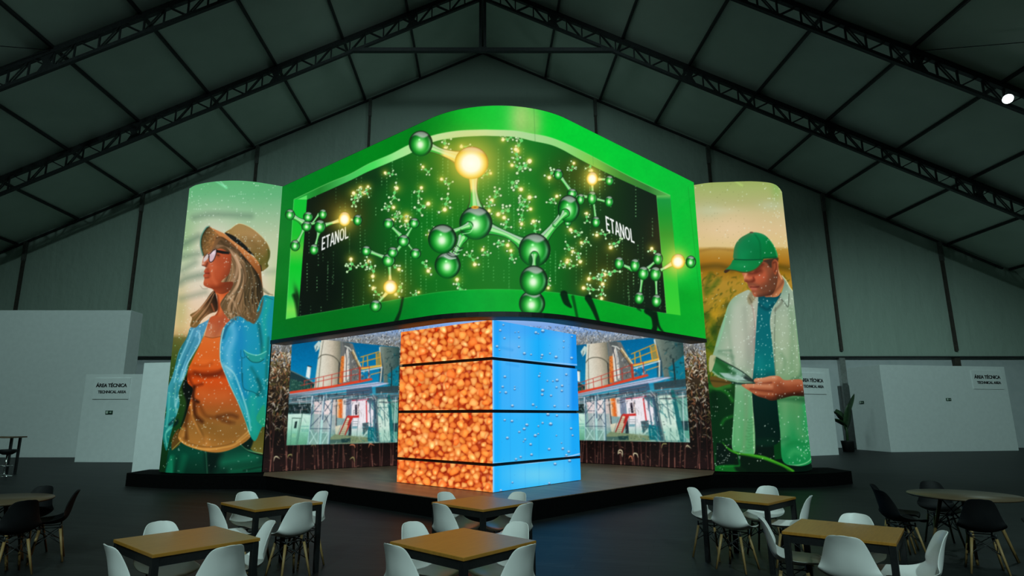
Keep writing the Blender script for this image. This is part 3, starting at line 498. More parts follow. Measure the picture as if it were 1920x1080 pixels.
    for p, w, col, a in [(M((510, 830), (580, 815), (660, 800), (720, 800)), 7, (206, 150, 114), .6), (M((500, 850), (600, 860), (680, 850)), 4, (110, 48, 30), .7), (M((430, 880), (560, 880), (680, 890)), 7, (206, 142, 104), .6), (M((470, 915), (580, 930), (690, 940)), 3.5, (110, 46, 26), .7), (M((500, 950), (600, 965), (690, 970)), 6, (180, 104, 66), .6), (M((560, 985), (680, 1000)), 4, (110, 46, 26), .6), (M((760, 880), (800, 920), (780, 980)), 14, (110, 50, 28), .5), (M((820, 850), (960, 840), (1020, 880)), 9, (180, 110, 76), .5), (M((760, 1000), (900, 975), (1040, 970)), 9, (40, 16, 8), .7)]:
        c.line(p, w, col, a, soft=max(2, w*.8), clip=arm)
    c.poly(M((1020, 750), (985, 800), (1020, 860), (1050, 1000), (1080, 1000), (1050, 760)), (96, 160, 116), soft=1.5)
    c.poly(B((800, 200), (900, 170), (1050, 160), (1240, 150), (1250, 230), (1000, 200)), (10, 70, 34), soft=9, a=.6, clip=rs)
    # front leaf
    c.poly(B((150, 980), (330, 965), (430, 975), (500, 1060), (140, 1060)), (10, 90, 26), soft=4)
    leaf = c.poly(B((215, 690), (290, 760), (420, 820), (560, 835), (720, 860), (860, 920), (960, 965), (1080, 1035), (1010, 1045), (960, 1000), (840, 950), (700, 900), (540, 870), (400, 840), (290, 785)), (34, 120, 20), soft=1.5)
    c.line(B((230, 710), (400, 822), (600, 850), (800, 905), (960, 970), (1060, 1035)), [1.5, 3, 3.5, 2], (90, 190, 40), .6, soft=3, clip=leaf)
    c.poly(B((400, 850), (700, 905), (960, 1005), (1000, 1060), (420, 1060)), (2, 20, 6), soft=5, a=.9)
    c.line(B((410, 850), (425, 960)), 3, (10, 110, 40), .6, soft=3); c.line(B((150, 985), (420, 975)), 3, (20, 130, 40), .7, soft=3)
    person = np.clip(ls+rs+tee+neck+face+cap+bill+arm, 0, 1)
    c.specks(90, (1296, 340, 1490, 560), size=(.7, 1), tidy=4); c.specks(60, (1430, 345, 1475, 480), size=(.7, 1), tidy=3)
    c.specks(120, (1400, 545, 1500, 700), size=(.7, 1.1)); c.specks(160, (1350, 560, 1500, 720), size=(.6, 1), tidy=3); c.specks(140, (1330, 690, 1530, 870), size=(.7, 1.1)); c.specks(50, (1495, 780, 1525, 870), size=(.7, 1.3)); c.specks(40, (1330, 820, 1370, 880), size=(.7, 1))
    c.specks(70, (1320, 340, 1400, 470), (90, 96, 50), size=(.6, .7), tidy=5, a=(.3, .6))
    return c, person
def glass_ball(c, x, y, rx, ry=None, gold=False, dim=1.0):
    ry = ry or rx
    if gold:
        c.blob(x, y, rx*1.5, ry*1.5, (255, 226, 96), .7); c.blob(x, y, rx*2.4, ry*2.4, (222, 206, 60), .3)
    sl = c.box(x-rx-2, y-ry-2, x+rx+2, y+ry+2)
    X, Y = c.grid(sl); u = (X-x)/rx; v = (Y-y)/ry; r = np.sqrt(u*u+v*v)
    al = np.clip((1-r)*min(rx, ry)/.9+.5, 0, 1)
    def ramp(t, st): return np.stack([np.interp(t, [s[0] for s in st], [s[1][k]/255 for s in st]) for k in range(3)], -1)
    if gold:
        col = ramp(np.hypot(u+.02, v-.05), [(0, (255, 255, 240)), (.5, (255, 252, 220)), (.7, (255, 234, 140)), (.86, (246, 208, 78)), (.97, (214, 172, 50)), (1.05, (150, 110, 30))])
        cap = np.clip((-.55-v+.12*u)/.25, 0, 1)*np.clip((1-r)/.08, 0, 1)
        col = col*(1-.6*cap[..., None]) + .6*cap[..., None]*np.array([.93, .82, .72])
    else:
        h = np.hypot((u+.04)/.95, (v-.1)/1.02)
        col = ramp(h, [(0, (240, 253, 230)), (.17, (212, 248, 202)), (.38, (96, 208, 100)), (.6, (24, 152, 42)), (.8, (6, 100, 26)), (.94, (10, 54, 22)), (1.08, (18, 36, 20))])*dim
        edge = -.48+.14*np.sin(4.3*u+.6)-.1*u
        cap = np.clip((edge-v)/.14, 0, 1)*np.clip((.97-r)/.1, 0, 1)
        capc = ramp(r, [(0, (190, 200, 190)), (.6, (186, 190, 186)), (.9, (150, 156, 150)), (1, (60, 70, 60))])
        col = col*(1-.8*cap[..., None]) + .8*cap[..., None]*capc
        arc = np.exp(-((r-.76)/.09)**2)*np.clip(u*1.2-.1+.25*v, 0, 1)*np.clip(.9-abs(v)*.9, 0, 1)
        col = col + arc[..., None]*np.array([.5, .55, .5])*.8
        hi = np.exp(-(((u+.12)/.07)**2+((v+.3)/.06)**2)); col = col + hi[..., None]*.5
    c.put(sl, al, lambda a, b: np.clip(col, 0, 1.2))

def glass_bond(c, p, q, w0, w1, gp=False, gq=False, via=None, k=.55):
    """a trumpet-shaped glass link from p to q, golden at the ends that touch a golden ball"""
    P = catmull([p] + (via or [((p[0]+q[0])/2, (p[1]+q[1])/2)]) + [q], False, 8); n = len(P)
    t = np.linspace(0, 1, n); W = (w0*(1-t)+w1*t)*(k+(1-k)*np.abs(2*t-1)**1.8)
    dx, dy = q[0]-p[0], q[1]-p[1]; L = math.hypot(dx, dy)+1e-6; nx, ny = -dy/L, dx/L
    if ny > 0: nx, ny = -nx, -ny
    G1, G2 = (46, 180, 60), (255, 222, 120)
    c.line(P, W, lgrad(p, q, [(0, (120, 84, 20) if gp else (20, 70, 26)), (1, (120, 84, 20) if gq else (20, 70, 26))]), 1, soft=1, smooth=False)
    c.line(P, W*.82, lgrad(p, q, [(0, G2 if gp else G1), (.42, G2 if gp else G1), (.56, G2 if gq else G1), (1, G2 if gq else G1)]), 1, soft=1.2, smooth=False)
    up = P + np.outer(W, (nx, ny))*.27; c.line(up, W*.24, lgrad(p, q, [(0, (255, 240, 200) if gp else (190, 206, 190)), (1, (255, 240, 200) if gq else (190, 206, 190))]), .85, soft=1, smooth=False)
    c.line(P - np.outer(W, (nx, ny))*.04, W*.3, lgrad(p, q, [(0, (255, 255, 235) if gp else (196, 250, 180)), (1, (255, 255, 235) if gq else (196, 250, 180))]), .8, soft=1.2, smooth=False)

def tiny_molecule(c, x, y, s, rng):
    a0 = rng.uniform(0, 6.28)
    c1 = (x+s*.9*math.cos(a0), y+s*.9*math.sin(a0)); a1 = a0+rng.uniform(-.7, .7)
    c2 = (c1[0]+s*.9*math.cos(a1), c1[1]+s*.9*math.sin(a1))
    links = [((x, y), c1), (c1, c2)]; ends = [c1, c2]
    for b, k in ((c1, 2), (c2, 3), ((x, y), 1)):
        for _ in range(k):
            a = rng.uniform(0, 6.28); L = s*rng.uniform(.7, 1.05); e = (b[0]+L*math.cos(a), b[1]+L*math.sin(a))
            links.append((b, e)); ends.append(e)
    c.blob(x, y, s*1.2, s*1.2, (214, 200, 60), .33)
    for p, q in links: c.line([p, q], max(1.0, s*.16), (150, 206, 130), .85, soft=.8)
    for e in ends[2:]:
        c.blob(e[0], e[1], s*.27, s*.27, (24, 66, 22), .9, hard=.8); c.blob(e[0], e[1]-.2, s*.2, s*.2, (206, 240, 190), 1, hard=.8)
    for e in ends[:2]: c.blob(e[0], e[1], s*.26, s*.26, (96, 214, 110), 1, hard=.9)
    c.blob(x, y, s*.42, s*.42, (255, 222, 100), .9); c.blob(x, y, s*.3, s*.3, (255, 246, 190), 1, hard=.9)

LETTERS = {'E': [[(0, 0), (0, 1), (.62, 1), (.62, .86), (.2, .86), (.2, .58), (.55, .58), (.55, .44), (.2, .44), (.2, .14), (.62, .14), (.62, 0)]],
 'T': [[(0, 0), (0, .14), (.25, .14), (.25, 1), (.45, 1), (.45, .14), (.7, .14), (.7, 0)]],
 'A': [[(.3, 0), (0, 1), (.2, 1), (.27, .76), (.55, .76), (.62, 1), (.82, 1), (.52, 0)], [(.41, .18), (.31, .62), (.51, .62)]],
 'N': [[(0, 0), (0, 1), (.19, 1), (.19, .36), (.55, 1), (.75, 1), (.75, 0), (.56, 0), (.56, .62), (.2, 0)]],
 'O': [[(.4, 0), (.14, .08), (0, .3), (0, .7), (.14, .92), (.4, 1), (.66, .92), (.8, .7), (.8, .3), (.66, .08)], [(.4, .14), (.27, .2), (.2, .36), (.2, .64), (.27, .8), (.4, .86), (.53, .8), (.6, .64), (.6, .36), (.53, .2)]],
 'L': [[(0, 0), (0, 1), (.6, 1), (.6, .86), (.2, .86), (.2, 0)]]}
def lettering(c, word, quad, col):
    adv = {'E': .72, 'T': .74, 'A': .84, 'N': .86, 'O': .9, 'L': .66}; tot = sum(adv[k] for k in word)
    (ax, ay), (bx, by), (cx, cy), (dx, dy) = quad          # top-left, top-right, bottom-right, bottom-left
    def f(u, v):
        return ((ax*(1-u)+bx*u)*(1-v)+(dx*(1-u)+cx*u)*v, (ay*(1-u)+by*u)*(1-v)+(dy*(1-u)+cy*u)*v)
    x = 0; M = np.zeros((c.h, c.w), np.float32)
    for k in word:
        m = None
        for ring in LETTERS[k]:
            r = c.poly([f((x+u)/tot, v) for u, v in ring], None, soft=.7, smooth=False)
            m = r if m is None else np.clip(m-r, 0, 1)
        M += m; x += adv[k]
    c.put(c.full(), np.clip(M, 0, 1), col); return M

def paint_screen():
    c = Canvas(498, 182, 1340, 650, 2, 11); rng = c.rng
    S5 = Z(500, 180, 4.5); S6 = Z(920, 180, 4.5); S7 = Z(500, 400, 4.155); S8 = Z(920, 400, 4.155)
    inner_top = S5((230, 872), (520, 735), (700, 660), (865, 570), (1050, 490), (1195, 415), (1395, 335), (1600, 295), (1800, 285)) + S6((0, 285), (200, 292), (350, 318), (480, 343), (600, 385), (720, 440), (860, 510), (1100, 640), (1300, 740), (1515, 838))
    field_top = S5((340, 875), (500, 805), (720, 705), (850, 640), (1050, 555), (1200, 490), (1400, 390), (1600, 350), (1800, 337)) + S6((0, 337), (200, 345), (350, 378), (500, 410), (600, 450), (700, 505), (860, 590), (1100, 705), (1400, 840))
    bottom = S7((245, 805), (820, 705), (1050, 665), (1300, 620), (1500, 600), (1745, 592)) + S8((250, 598), (570, 625), (900, 685), (1140, 740), (1370, 780))
    sw_out = S7((150, 825))[0]; se_out = S8((1480, 795))[0]
    # ---- green border
    c.put(c.full(), np.ones((c.h, c.w)), hgrad([(505, (0, 116, 34)), (560, (0, 122, 30)), (700, (0, 130, 24)), (790, (0, 122, 24)), (860, (0, 160, 32)), (920, (2, 196, 44)), (1000, (10, 204, 46)), (1060, (0, 206, 50)), (1200, (0, 196, 52)), (1330, (0, 184, 52))]))
    c.put(c.full(), np.clip((c.ys[:, None]-520)/30, 0, 1)*np.ones((1, c.w)), hgrad([(505, (0, 110, 26)), (640, (0, 110, 26)), (760, (0, 124, 34)), (880, (0, 160, 46)), (1000, (0, 168, 40)), (1150, (0, 156, 34)), (1330, (0, 168, 40))]))
    c.blob(978, 222, 30, 60, (158, 206, 110), .95); c.blob(1000, 232, 18, 34, (146, 206, 100), .7); c.blob(880, 215, 30, 20, (0, 190, 40), .6)
    nz = .5*smoothnoise((c.h, c.w), (130, 230), rng)+.5*smoothnoise((c.h, c.w), (26, 46), rng); c.img *= (1+.07*(nz-.5))[..., None].astype(np.float32)
    # ---- picture field
    field_poly = catmull(field_top, False, 5).tolist() + catmull(bottom[::-1], False, 5).tolist()
    fm = c.poly(field_poly, None, soft=.8, smooth=False)
    c.put(c.full(), fm, hgrad([(560, (6, 18, 12)), (610, (8, 22, 12)), (680, (18, 62, 20)), (740, (12, 98, 26)), (800, (14, 112, 28)), (900, (28, 116, 22)), (1000, (14, 116, 28)), (1070, (14, 88, 26)), (1130, (18, 54, 20)), (1190, (14, 34, 18)), (1250, (12, 24, 16))]))
    for x, y, rx, ry, col, a in [(640, 400, 50, 40, (64, 54, 14), .8), (880, 300, 80, 50, (70, 104, 14), .8), (730, 540, 60, 50, (60, 66, 12), .8), (1080, 330, 60, 44, (60, 70, 18), .8), (1130, 500, 70, 60, (48, 56, 14), .7), (960, 400, 90, 90, (24, 120, 24), .6), (850, 520, 90, 40, (14, 110, 30), .6), (620, 540, 50, 60, (4, 16, 10), .8), (1000, 480, 70, 50, (10, 118, 30), .5), (770, 330, 50, 40, (20, 84, 22), .5), (720, 500, 40, 60, (10, 70, 22), .5), (1240, 440, 30, 40, (50, 44, 16), .7), (700, 330, 40, 30, (12, 40, 18), .6)]:
        c.blob(x, y, rx, ry, col, a, clip=fm)
    # falling code: columns of dots
    for x in np.arange(570, 1250, 9.6):
        for _ in range(3):
            y0 = rng.uniform(270, 580); n = rng.integers(3, 13); br = rng.uniform(.35, 1.1)
            for k in range(n):
                q = rng.uniform(.75, 1.2)
                c.blob(x+(y0-400)*(910-x)*-.00012, y0+k*6.2, q, q*1.15, (150, 230, 150), min(1, br*rng.uniform(.4, 1)), clip=fm)
    spots = [(676, 352, 7), (744, 353, 8), (722, 324, 6), (683, 361, 7), (793, 313, 6), (828, 336, 7), (790, 352, 7), (663, 362, 8), (803, 382, 9), (834, 393, 9), (762, 406, 8), (738, 389, 7), (762, 406, 7), (690, 350, 6), (835, 278, 8), (865, 275, 7), (943, 262, 7), (970, 283, 9), (993, 302, 10), (967, 280, 8), (977, 355, 9), (993, 370, 9), (920, 325, 6), (922, 376, 8), (934, 402, 9), (945, 408, 8), (917, 395, 7), (1030, 333, 8), (1044, 368, 7), (1076, 306, 6), (1109, 320, 7), (1000, 415, 8), (978, 420, 7), (952, 460, 8), (958, 470, 7), (1070, 431, 8), (1119, 441, 7), (1074, 472, 7), (1064, 488, 7), (1088, 491, 7), (1063, 492, 6), (1145, 464, 8), (1133, 515, 9), (1104, 523, 8), (1130, 533, 8), (1094, 540, 8), (1222, 466, 7), (1128, 560, 7), (658, 486, 8), (692, 490, 7), (699, 518, 8), (748, 505, 7), (803, 508, 8), (805, 440, 6), (890, 496, 8), (857, 524, 8), (905, 468, 6), (846, 462, 7), (762, 414, 6), (742, 552, 7), (737, 412, 5), (1100, 400, 6), (905, 402, 7), (1028, 540, 6), (1016, 468, 6), (700, 540, 7), (785, 548, 5), (960, 310, 7), (995, 392, 7), (1090, 455, 6)]
    keep = c.img.copy()
    for x, y, s in spots: tiny_molecule(c, x, y, s*1.3, rng)
    # small molecules in front of the bottom border only by a little: keep them inside the field
    c.img = c.img*fm[..., None] + keep*(1-fm[..., None])
    # ---- inner faces of the border
    band = catmull(inner_top, False, 5).tolist() + catmull(field_top[::-1], False, 5).tolist()
    c.poly(band, hgrad([(551, (30, 170, 60)), (600, (30, 130, 44)), (650, (70, 190, 90)), (700, (70, 220, 90)), (740, (150, 232, 140)), (790, (190, 226, 160)), (900, (198, 222, 166)), (990, (170, 216, 150)), (1060, (140, 216, 120)), (1110, (120, 200, 80)), (1164, (70, 140, 50)), (1215, (50, 120, 50)), (1257, (90, 180, 80))]), soft=.8, smooth=False)
    c.line(inner_top, 1.2, (150, 230, 130), .55)
    c.poly([inner_top[0], field_top[0], (575.5, 366), (552, 376)], (90, 220, 100), smooth=False)
    left = [inner_top[0], field_top[0], bottom[0], sw_out]
    lm = c.poly(left, vgrad([(374, (10, 190, 50)), (440, (20, 190, 44)), (470, (90, 196, 60)), (500, (4, 196, 44)), (555, (40, 200, 60)), (580, (120, 220, 80)), (598, (90, 220, 80))]), smooth=False)
    c.line([(551, 375), (536.5, 598)], 1.2, (120, 230, 120), .6)
    c.blob(558, 556, 5, 20, (6, 30, 14), .9, clip=lm, rot=-.25); c.line(S7((215, 640), (235, 700), (250, 800)), 8, (6, 36, 14), .9, soft=5, clip=lm)
    right = [field_top[-1], inner_top[-1], se_out, bottom[-1]]
    c.poly(right, vgrad([(366, (110, 190, 90)), (374, (20, 150, 60)), (400, (20, 150, 44)), (440, (60, 150, 40)), (490, (90, 190, 60)), (530, (40, 200, 50)), (592, (60, 206, 50))]), smooth=False)
    c.line([(1231, 367), (1249.7, 587.7)], 1, (130, 220, 110), .5); c.blob(1268, 492, 14, 26, (150, 210, 80), .5)
    c.line(bottom, 1.3, (70, 210, 90), .45)
    # cast dark streaks on the bottom border
    for p, w, a in [(S7((1060, 660), (1040, 760), (1010, 840)), [5, 5, 8], .8), (S8((570, 630), (590, 690), (625, 730)), [14, 12, 4], .9), (S8((640, 650), (660, 740), (675, 815)), [6, 5, 5], .6), (S8((760, 660), (800, 740), (840, 840)), [13, 9, 6], .9), (S8((1150, 740), (1170, 760)), [6, 2], .7), (S8((1220, 760), (1270, 800), (1280, 880), (1270, 915)), [12, 12, 9, 10], .95), (S8((1280, 780), (1310, 880), (1350, 930)), [9, 5, 2], .9)]:
        c.line(p, w, (4, 26, 12), a, soft=2.5)
    c.line([(1290, 350), (1316, 592)], 1, (0, 140, 36), .6)
    c.line(S6((365, 100), (375, 390)), .8, (60, 130, 60), .6); c.line(S6((862, 480), (865, 580)), .8, (60, 140, 60), .5); c.line(S5((1215, 170), (1215, 280)), .8, (0, 96, 20), .4)
    # ---- lettering
    t1 = lettering(c, 'ETANOL', Z(520, 370, 9)((755, 675), (1200, 475), (1205, 680), (745, 900)), (236, 240, 238))
    t2 = lettering(c, 'ETANOL', S8((893, 18), (1115, 132), (1125, 236), (903, 135)), (246, 248, 246))
    # ---- big molecules, each kept as a mask
    masks = []
    def molecule(fn):
        before = c.img.copy(); fn(); masks.append(np.clip(np.abs(c.img-before).sum(2)*6, 0, 1))
    A = Z(520, 370, 9)
    def m_left():
        for p, q, a, b, g, h in [((240, 310), (430, 420), 12, 11, 0, 0), ((700, 290), (590, 440), 5, 4, 0, 0), ((450, 540), (350, 740), 6, 7, 0, 0), ((700, 590), (650, 790), 7, 4, 0, 0), ((800, 470), (1060, 390), 8, 8, 0, 1), ((1200, 370), (1310, 390), 7, 6, 1, 0), ((560, 450), (680, 430), 6, 6, 0, 0)]:
            glass_bond(c, A(p)[0], A(q)[0], a*1.3, b*1.3, g, h)
        glass_ball(c, *A((213, 293))[0], 9.3, 10.2); glass_ball(c, *A((770, 285))[0], 8, 9.5); glass_ball(c, *A((520, 330))[0], 9.6); glass_ball(c, *A((495, 490))[0], 10, 9.5); glass_ball(c, *A((720, 490))[0], 11, 12.5)
        glass_ball(c, *A((300, 815))[0], 9.2, 10.5); glass_ball(c, *A((620, 880))[0], 9, 10.2); glass_ball(c, *A((1135, 365))[0], 11.3, 13.3, True); glass_ball(c, *A((1355, 385))[0], 8.6, 10.4)
    def m_low():
        D = Z(660, 390, 5.143)
        for p, q, a, b, g, h in [((350, 150), (460, 260), 7, 8, 0, 0), ((600, 150), (530, 270), 5, 6, 0, 0), ((540, 350), (610, 440), 4, 5, 0, 0), ((490, 340), (420, 430), 9, 9, 0, 0), ((140, 410), (320, 480), 10, 8, 0, 0), ((360, 560), (370, 740), 6, 9, 0, 1), ((360, 790), (240, 930), 10, 6, 1, 0)]:
            glass_bond(c, D(p)[0], D(q)[0], a*1.3, b*1.3, g, h)
        for (x, y), r in [((352, 150), 10.3), ((600, 146), 9.8), ((497, 318), 11.5), ((612, 440), 10.2), ((138, 413), 9.4), ((353, 505), 12.5), ((393, 428), 10.2)]: glass_ball(c, *D((x, y))[0], r)
        glass_ball(c, *D((370, 762))[0], 13.2, None, True); glass_ball(c, *D((228, 945))[0], 11, 11.4)
    def m_topright():
        E = Z(1020, 300, 8.307)
        for p, q, a, b, g, h in [((225, 220), (430, 500), 9, 8, 0, 0), ((450, 520), (570, 610), 7, 7, 0, 0), ((600, 570), (750, 580), 8, 9, 0, 0), ((750, 290), (755, 560), 7, 7, 1, 0), ((780, 300), (1020, 305), 9, 5, 1, 0), ((750, 590), (1010, 660), 8, 5, 0, 0), ((765, 600), (810, 960), 5, 6, 0, 0)]:
            glass_bond(c, E(p)[0], E(q)[0], a*1.3, b*1.3, g, h)
        for (x, y), r, s in [((222, 222), 9, 10.4), ((440, 520), 10, 9), ((750, 590), 9.4, 13), ((572, 612), 7.6, 10.6), ((1020, 320), 8.4, 9.4), ((1015, 645), 8.6, 10.4), ((812, 965), 8.4, 10.4), ((370, 980), 7, 6)]: glass_ball(c, *E((x, y))[0], r, s)
        glass_ball(c, *E((752, 290))[0], 10.8, 12.6, True)
    def m_right():
        K = Z(1130, 450, 7.716)
        for p, q, a, b, g, h in [((240, 340), (420, 420), 8, 8, 0, 0), ((800, 280), (640, 420), 7, 7, 0, 0), ((770, 480), (1010, 340), 9, 8, 0, 1), ((1150, 310), (1230, 315), 8, 6, 1, 0), ((570, 560), (540, 800), 6, 6, 0, 0), ((770, 560), (780, 830), 6, 5, 0, 0), ((560, 440), (760, 440), 8, 8, 0, 0)]:
            glass_bond(c, K(p)[0], K(q)[0], a*1.3, b*1.3, g, h)
        for (x, y), r, s in [((240, 335), 9.6, 11.8), ((800, 270), 9.4, 11.6), ((590, 480), 11, 13), ((468, 365), 9.8, 12.4), ((765, 490), 11.4, 13.6), ((530, 840), 10, 11.4), ((780, 880), 10, 12)]: glass_ball(c, *K((x, y))[0], r, s)
        glass_ball(c, *K((1090, 310))[0], 13, 14, True); glass_ball(c, *K((1275, 318))[0], 9.8, 11.8)
    def m_main():
        P1 = Z(760, 240, 6.75); P2 = Z(790, 380, 7.2); P3 = Z(930, 400, 5.4); P4 = Z(1020, 300, 8.307)
        glass_bond(c, P1((270, 225))[0], P1((690, 380))[0], 27, 30, False, True, P1((440, 295)), .5)
        glass_bond(c, P1((860, 560))[0], P1((890, 1040))[0], 26, 36, True, False, P1((865, 790)), .45)
        glass_ball(c, *P1((195, 195))[0], 22.4, 24); glass_ball(c, *P1((838, 440))[0], 31.6, 30.5, True)
        # chain to the lower right
        glass_bond(c, P2((860, 330))[0], P3((290, 320))[0], 32, 32, False, False, P3((110, 215)), .42)
        glass_bond(c, P3((450, 290))[0], P4((360, 800))[0], 30, 30, False, False, P3((585, 130)), .5)
        # lower left pair
        glass_bond(c, P2((560, 470))[0], P2((440, 720))[0], 22, 14)
        glass_ball(c, *P2((355, 845))[0], 24.4, 25)
        for k in range(6):
            x, y = P2((520-28*k, 600+28*k))[0]; c.line([(x-5-k*.9, y-3), (x+1, y+2.4), (x+7+k, y+1.2)], 1.6, (200, 216, 206) if k % 2 else (30, 50, 40), .9)
        glass_ball(c, *P2((735, 275))[0], 31, 31.4)
        c.blob(*P2((725, 62))[0], 7, 3, (250, 180, 40), .9, hard=1.5); c.blob(*P2((725, 62))[0], 3.4, 1.4, (120, 70, 10), .8)
        glass_bond(c, P2((400, 400))[0], P2((640, 310))[0], 13, 17)
        c.line(P2((655, 280), (690, 330), (660, 400), (560, 420)), 1.6, (170, 240, 170), .8); c.line(P2((530, 360), (545, 420)), 1.4, (20, 60, 24), .9)
        glass_ball(c, *P2((285, 490))[0], 27, 27.5)
        glass_ball(c, *P4((385, 760))[0], 20.5, 26)
        glass_bond(c, P4((330, 830))[0], P4((170, 1010))[0], 18, 10)
        glass_ball(c, *P3((390, 370))[0], 30, 31.5)
        glass_ball(c, *P3((365, 915))[0], 24.6, 25)
        c.blob(*P3((388, 470))[0], 11, 15, (10, 70, 24), .9, hard=3)
        glass_bond(c, P3((390, 420))[0], P3((385, 530))[0], 15, 10)
        glass_ball(c, *P3((382, 680))[0], 26.4, 28.4)
    for fn in (m_topright, m_left, m_low, m_right, m_main): molecule(fn)
    return c, fm, masks, np.clip(t1+t2, 0, 1)
def homography(src, dst):
    A = []
    for (x, y), (u, v) in zip(src, dst):
        A.append([x, y, 1, 0, 0, 0, -u*x, -u*y, -u]); A.append([0, 0, 0, x, y, 1, -v*x, -v*y, -v])
    return np.linalg.svd(np.array(A, float))[2][-1].reshape(3, 3)

LEFT_QUAD = [(548, 631), (749, 651), (745, 829.6), (537, 835)]
RIGHT_QUAD = [(1050, 650.5), (1279.6, 626.7), (1293.7, 829.6), (1062, 825)]

def paint_factory():
    c = Canvas(530, 624, 756, 842, 3, 8); A = Z(500, 600, 6.75); B = Z(500, 740, 6.75); rng = c.rng
    def L(f, pts, w, col, a=1, soft=.5): c.line(f(*pts), w, col, a, soft, smooth=False)
    def P(f, pts, col, a=1, soft=.6, smooth=False): return c.poly(f(*pts), col, soft, a, smooth=smooth)
    c.put(c.full(), np.ones((c.h, c.w)), vgrad([(624, (6, 96, 134)), (680, (6, 116, 160)), (720, (20, 130, 168)), (760, (120, 160, 160)), (842, (150, 170, 160))]))
    # distant roof and bushes at the left
    P(A, [(290, 630), (420, 690), (610, 800), (610, 860), (290, 760)], (40, 66, 70)); L(A, [(300, 640), (480, 725), (600, 800)], 1.2, (120, 130, 120))
    P(A, [(290, 740), (480, 800), (610, 850), (610, 900), (290, 920)], (44, 84, 76), soft=2)
    for k in range(90):
        x, y = A((rng.uniform(290, 600), rng.uniform(760, 900)))[0]; c.blob(x, y, .9, .7, [(20, 40, 36), (90, 130, 110), (150, 170, 150)][rng.integers(3)], .8)
    P(A, [(515, 580), (565, 590), (545, 745), (495, 720)], hgrad([(574, (196, 220, 224)), (580, (220, 226, 220)), (584, (120, 150, 160))])); L(A, [(520, 582), (566, 594)], 1.6, (40, 56, 60))
    # tall tank
    P(A, [(690, 240), (940, 250), (940, 520), (915, 820), (600, 860), (650, 480)], hgrad([(590, (190, 198, 180)), (605, (206, 202, 186)), (622, (186, 176, 158)), (634, (140, 136, 120)), (640, (110, 110, 100))]), soft=1)
    P(A, [(600, 330), (660, 260), (690, 290), (660, 370), (620, 405)], (176, 196, 190)); L(A, [(640, 330), (620, 390)], 1, (60, 80, 90))
    c.line(A((652, 490), (690, 450), (760, 438), (840, 460), (900, 510), (922, 560)), 1.6, (84, 84, 74), .9); L(A, [(718, 260), (690, 430), (670, 640), (650, 860)], 1, (84, 84, 76), .9)
    L(A, [(920, 540), (905, 810)], 1.8, (50, 54, 56))
    # pipe bridge and conveyor behind
    P(A, [(940, 260), (1090, 300), (1190, 600), (1200, 780), (930, 800), (940, 520)], (110, 112, 110), soft=1)
    P(A, [(945, 460), (985, 455), (965, 800), (915, 800)], (206, 120, 60), soft=1.2); P(A, [(985, 440), (1020, 360), (1040, 720), (1010, 780), (970, 790)], (214, 204, 190))
    for k in range(16):
        x, y = A((950+rng.normal(0, 12), 480+k*20))[0]; c.blob(x, y, 1.2, .8, (90, 60, 40), .8)
    for x0 in (1000, 1030): L(A, [(x0-10, 300), (x0+10, 500), (x0+5, 770)], 1.6, (206, 210, 206) if x0 > 1010 else (80, 84, 90))
    P(A, [(1060, 400), (1100, 390), (1190, 600), (1190, 660)], (150, 130, 96)); L(A, [(1090, 380), (1190, 590)], 2, (214, 200, 160)); L(A, [(1060, 390), (1150, 570), (1190, 680)], 1.4, (70, 74, 70))
    P(A, [(960, 280), (1050, 280), (1060, 350), (980, 340)], (90, 96, 96), soft=1); L(A, [(990, 330), (1040, 350), (1070, 390)], 1.6, (206, 210, 200))
    for k in range(70):
        x, y = A((rng.uniform(1030, 1190), rng.uniform(390, 770)))[0]; a = rng.uniform(0, 3.14); l = rng.uniform(1, 4)
        c.line([(x, y), (x+l*math.cos(a), y+l*math.sin(a))], .8, [(40, 48, 56), (190, 190, 180), (120, 96, 70), (90, 100, 110)][rng.integers(4)], .8)
    # concrete silo at the right
    P(A, [(1430, 330), (1700, 345), (1700, 900), (1480, 800), (1470, 600)], hgrad([(712, (130, 144, 134)), (722, (104, 116, 108)), (735, (84, 104, 100)), (749, (50, 80, 80))]), soft=1)
    P(A, [(1530, 690), (1690, 560), (1690, 880), (1540, 880)], (16, 120, 140), soft=2, a=.9); P(A, [(1440, 350), (1480, 620), (1470, 780), (1420, 790)], (60, 76, 84), soft=1.5, a=.8)
    for k in range(60):
        x, y = A((rng.uniform(1500, 1690), rng.uniform(360, 900)))[0]; a = rng.choice([0, 1.57, .6, 2.3]); l = rng.uniform(2, 7)
        c.line([(x, y), (x+l*math.cos(a), y+l*math.sin(a))], .8, [(16, 40, 44), (40, 60, 60), (130, 140, 130), (24, 90, 100)][rng.integers(4)], .8)
    L(A, [(1430, 350), (1455, 620), (1440, 780)], 2, (206, 204, 190)); L(A, [(1580, 600), (1580, 880)], 2, (40, 60, 62))
    # yellow platform
    for q in ([(1190, 470), (1420, 400)], [(1180, 540), (1440, 470)], [(1200, 610), (1450, 570)], [(1225, 470), (1215, 600)], [(1275, 460), (1280, 590)], [(1385, 420), (1390, 570)], [(1430, 410), (1450, 570)]): L(A, q, 1.6, (216, 150, 50))
    P(A, [(1190, 600), (1450, 565), (1455, 590), (1200, 630)], (220, 170, 80)); P(A, [(1385, 425), (1440, 410), (1450, 560), (1395, 570)], (186, 140, 60), a=.7)
    L(A, [(1200, 650), (1460, 600)], 2, (200, 206, 206)); L(A, [(1320, 690), (1440, 660)], 1.6, (206, 150, 80))
    for k in range(30):
        x, y = A((rng.uniform(1200, 1330), rng.uniform(640, 750)))[0]; c.blob(x, y, 1, 1.6, [(210, 110, 50), (230, 220, 210), (60, 70, 90), (30, 110, 150)][rng.integers(4)], .9)
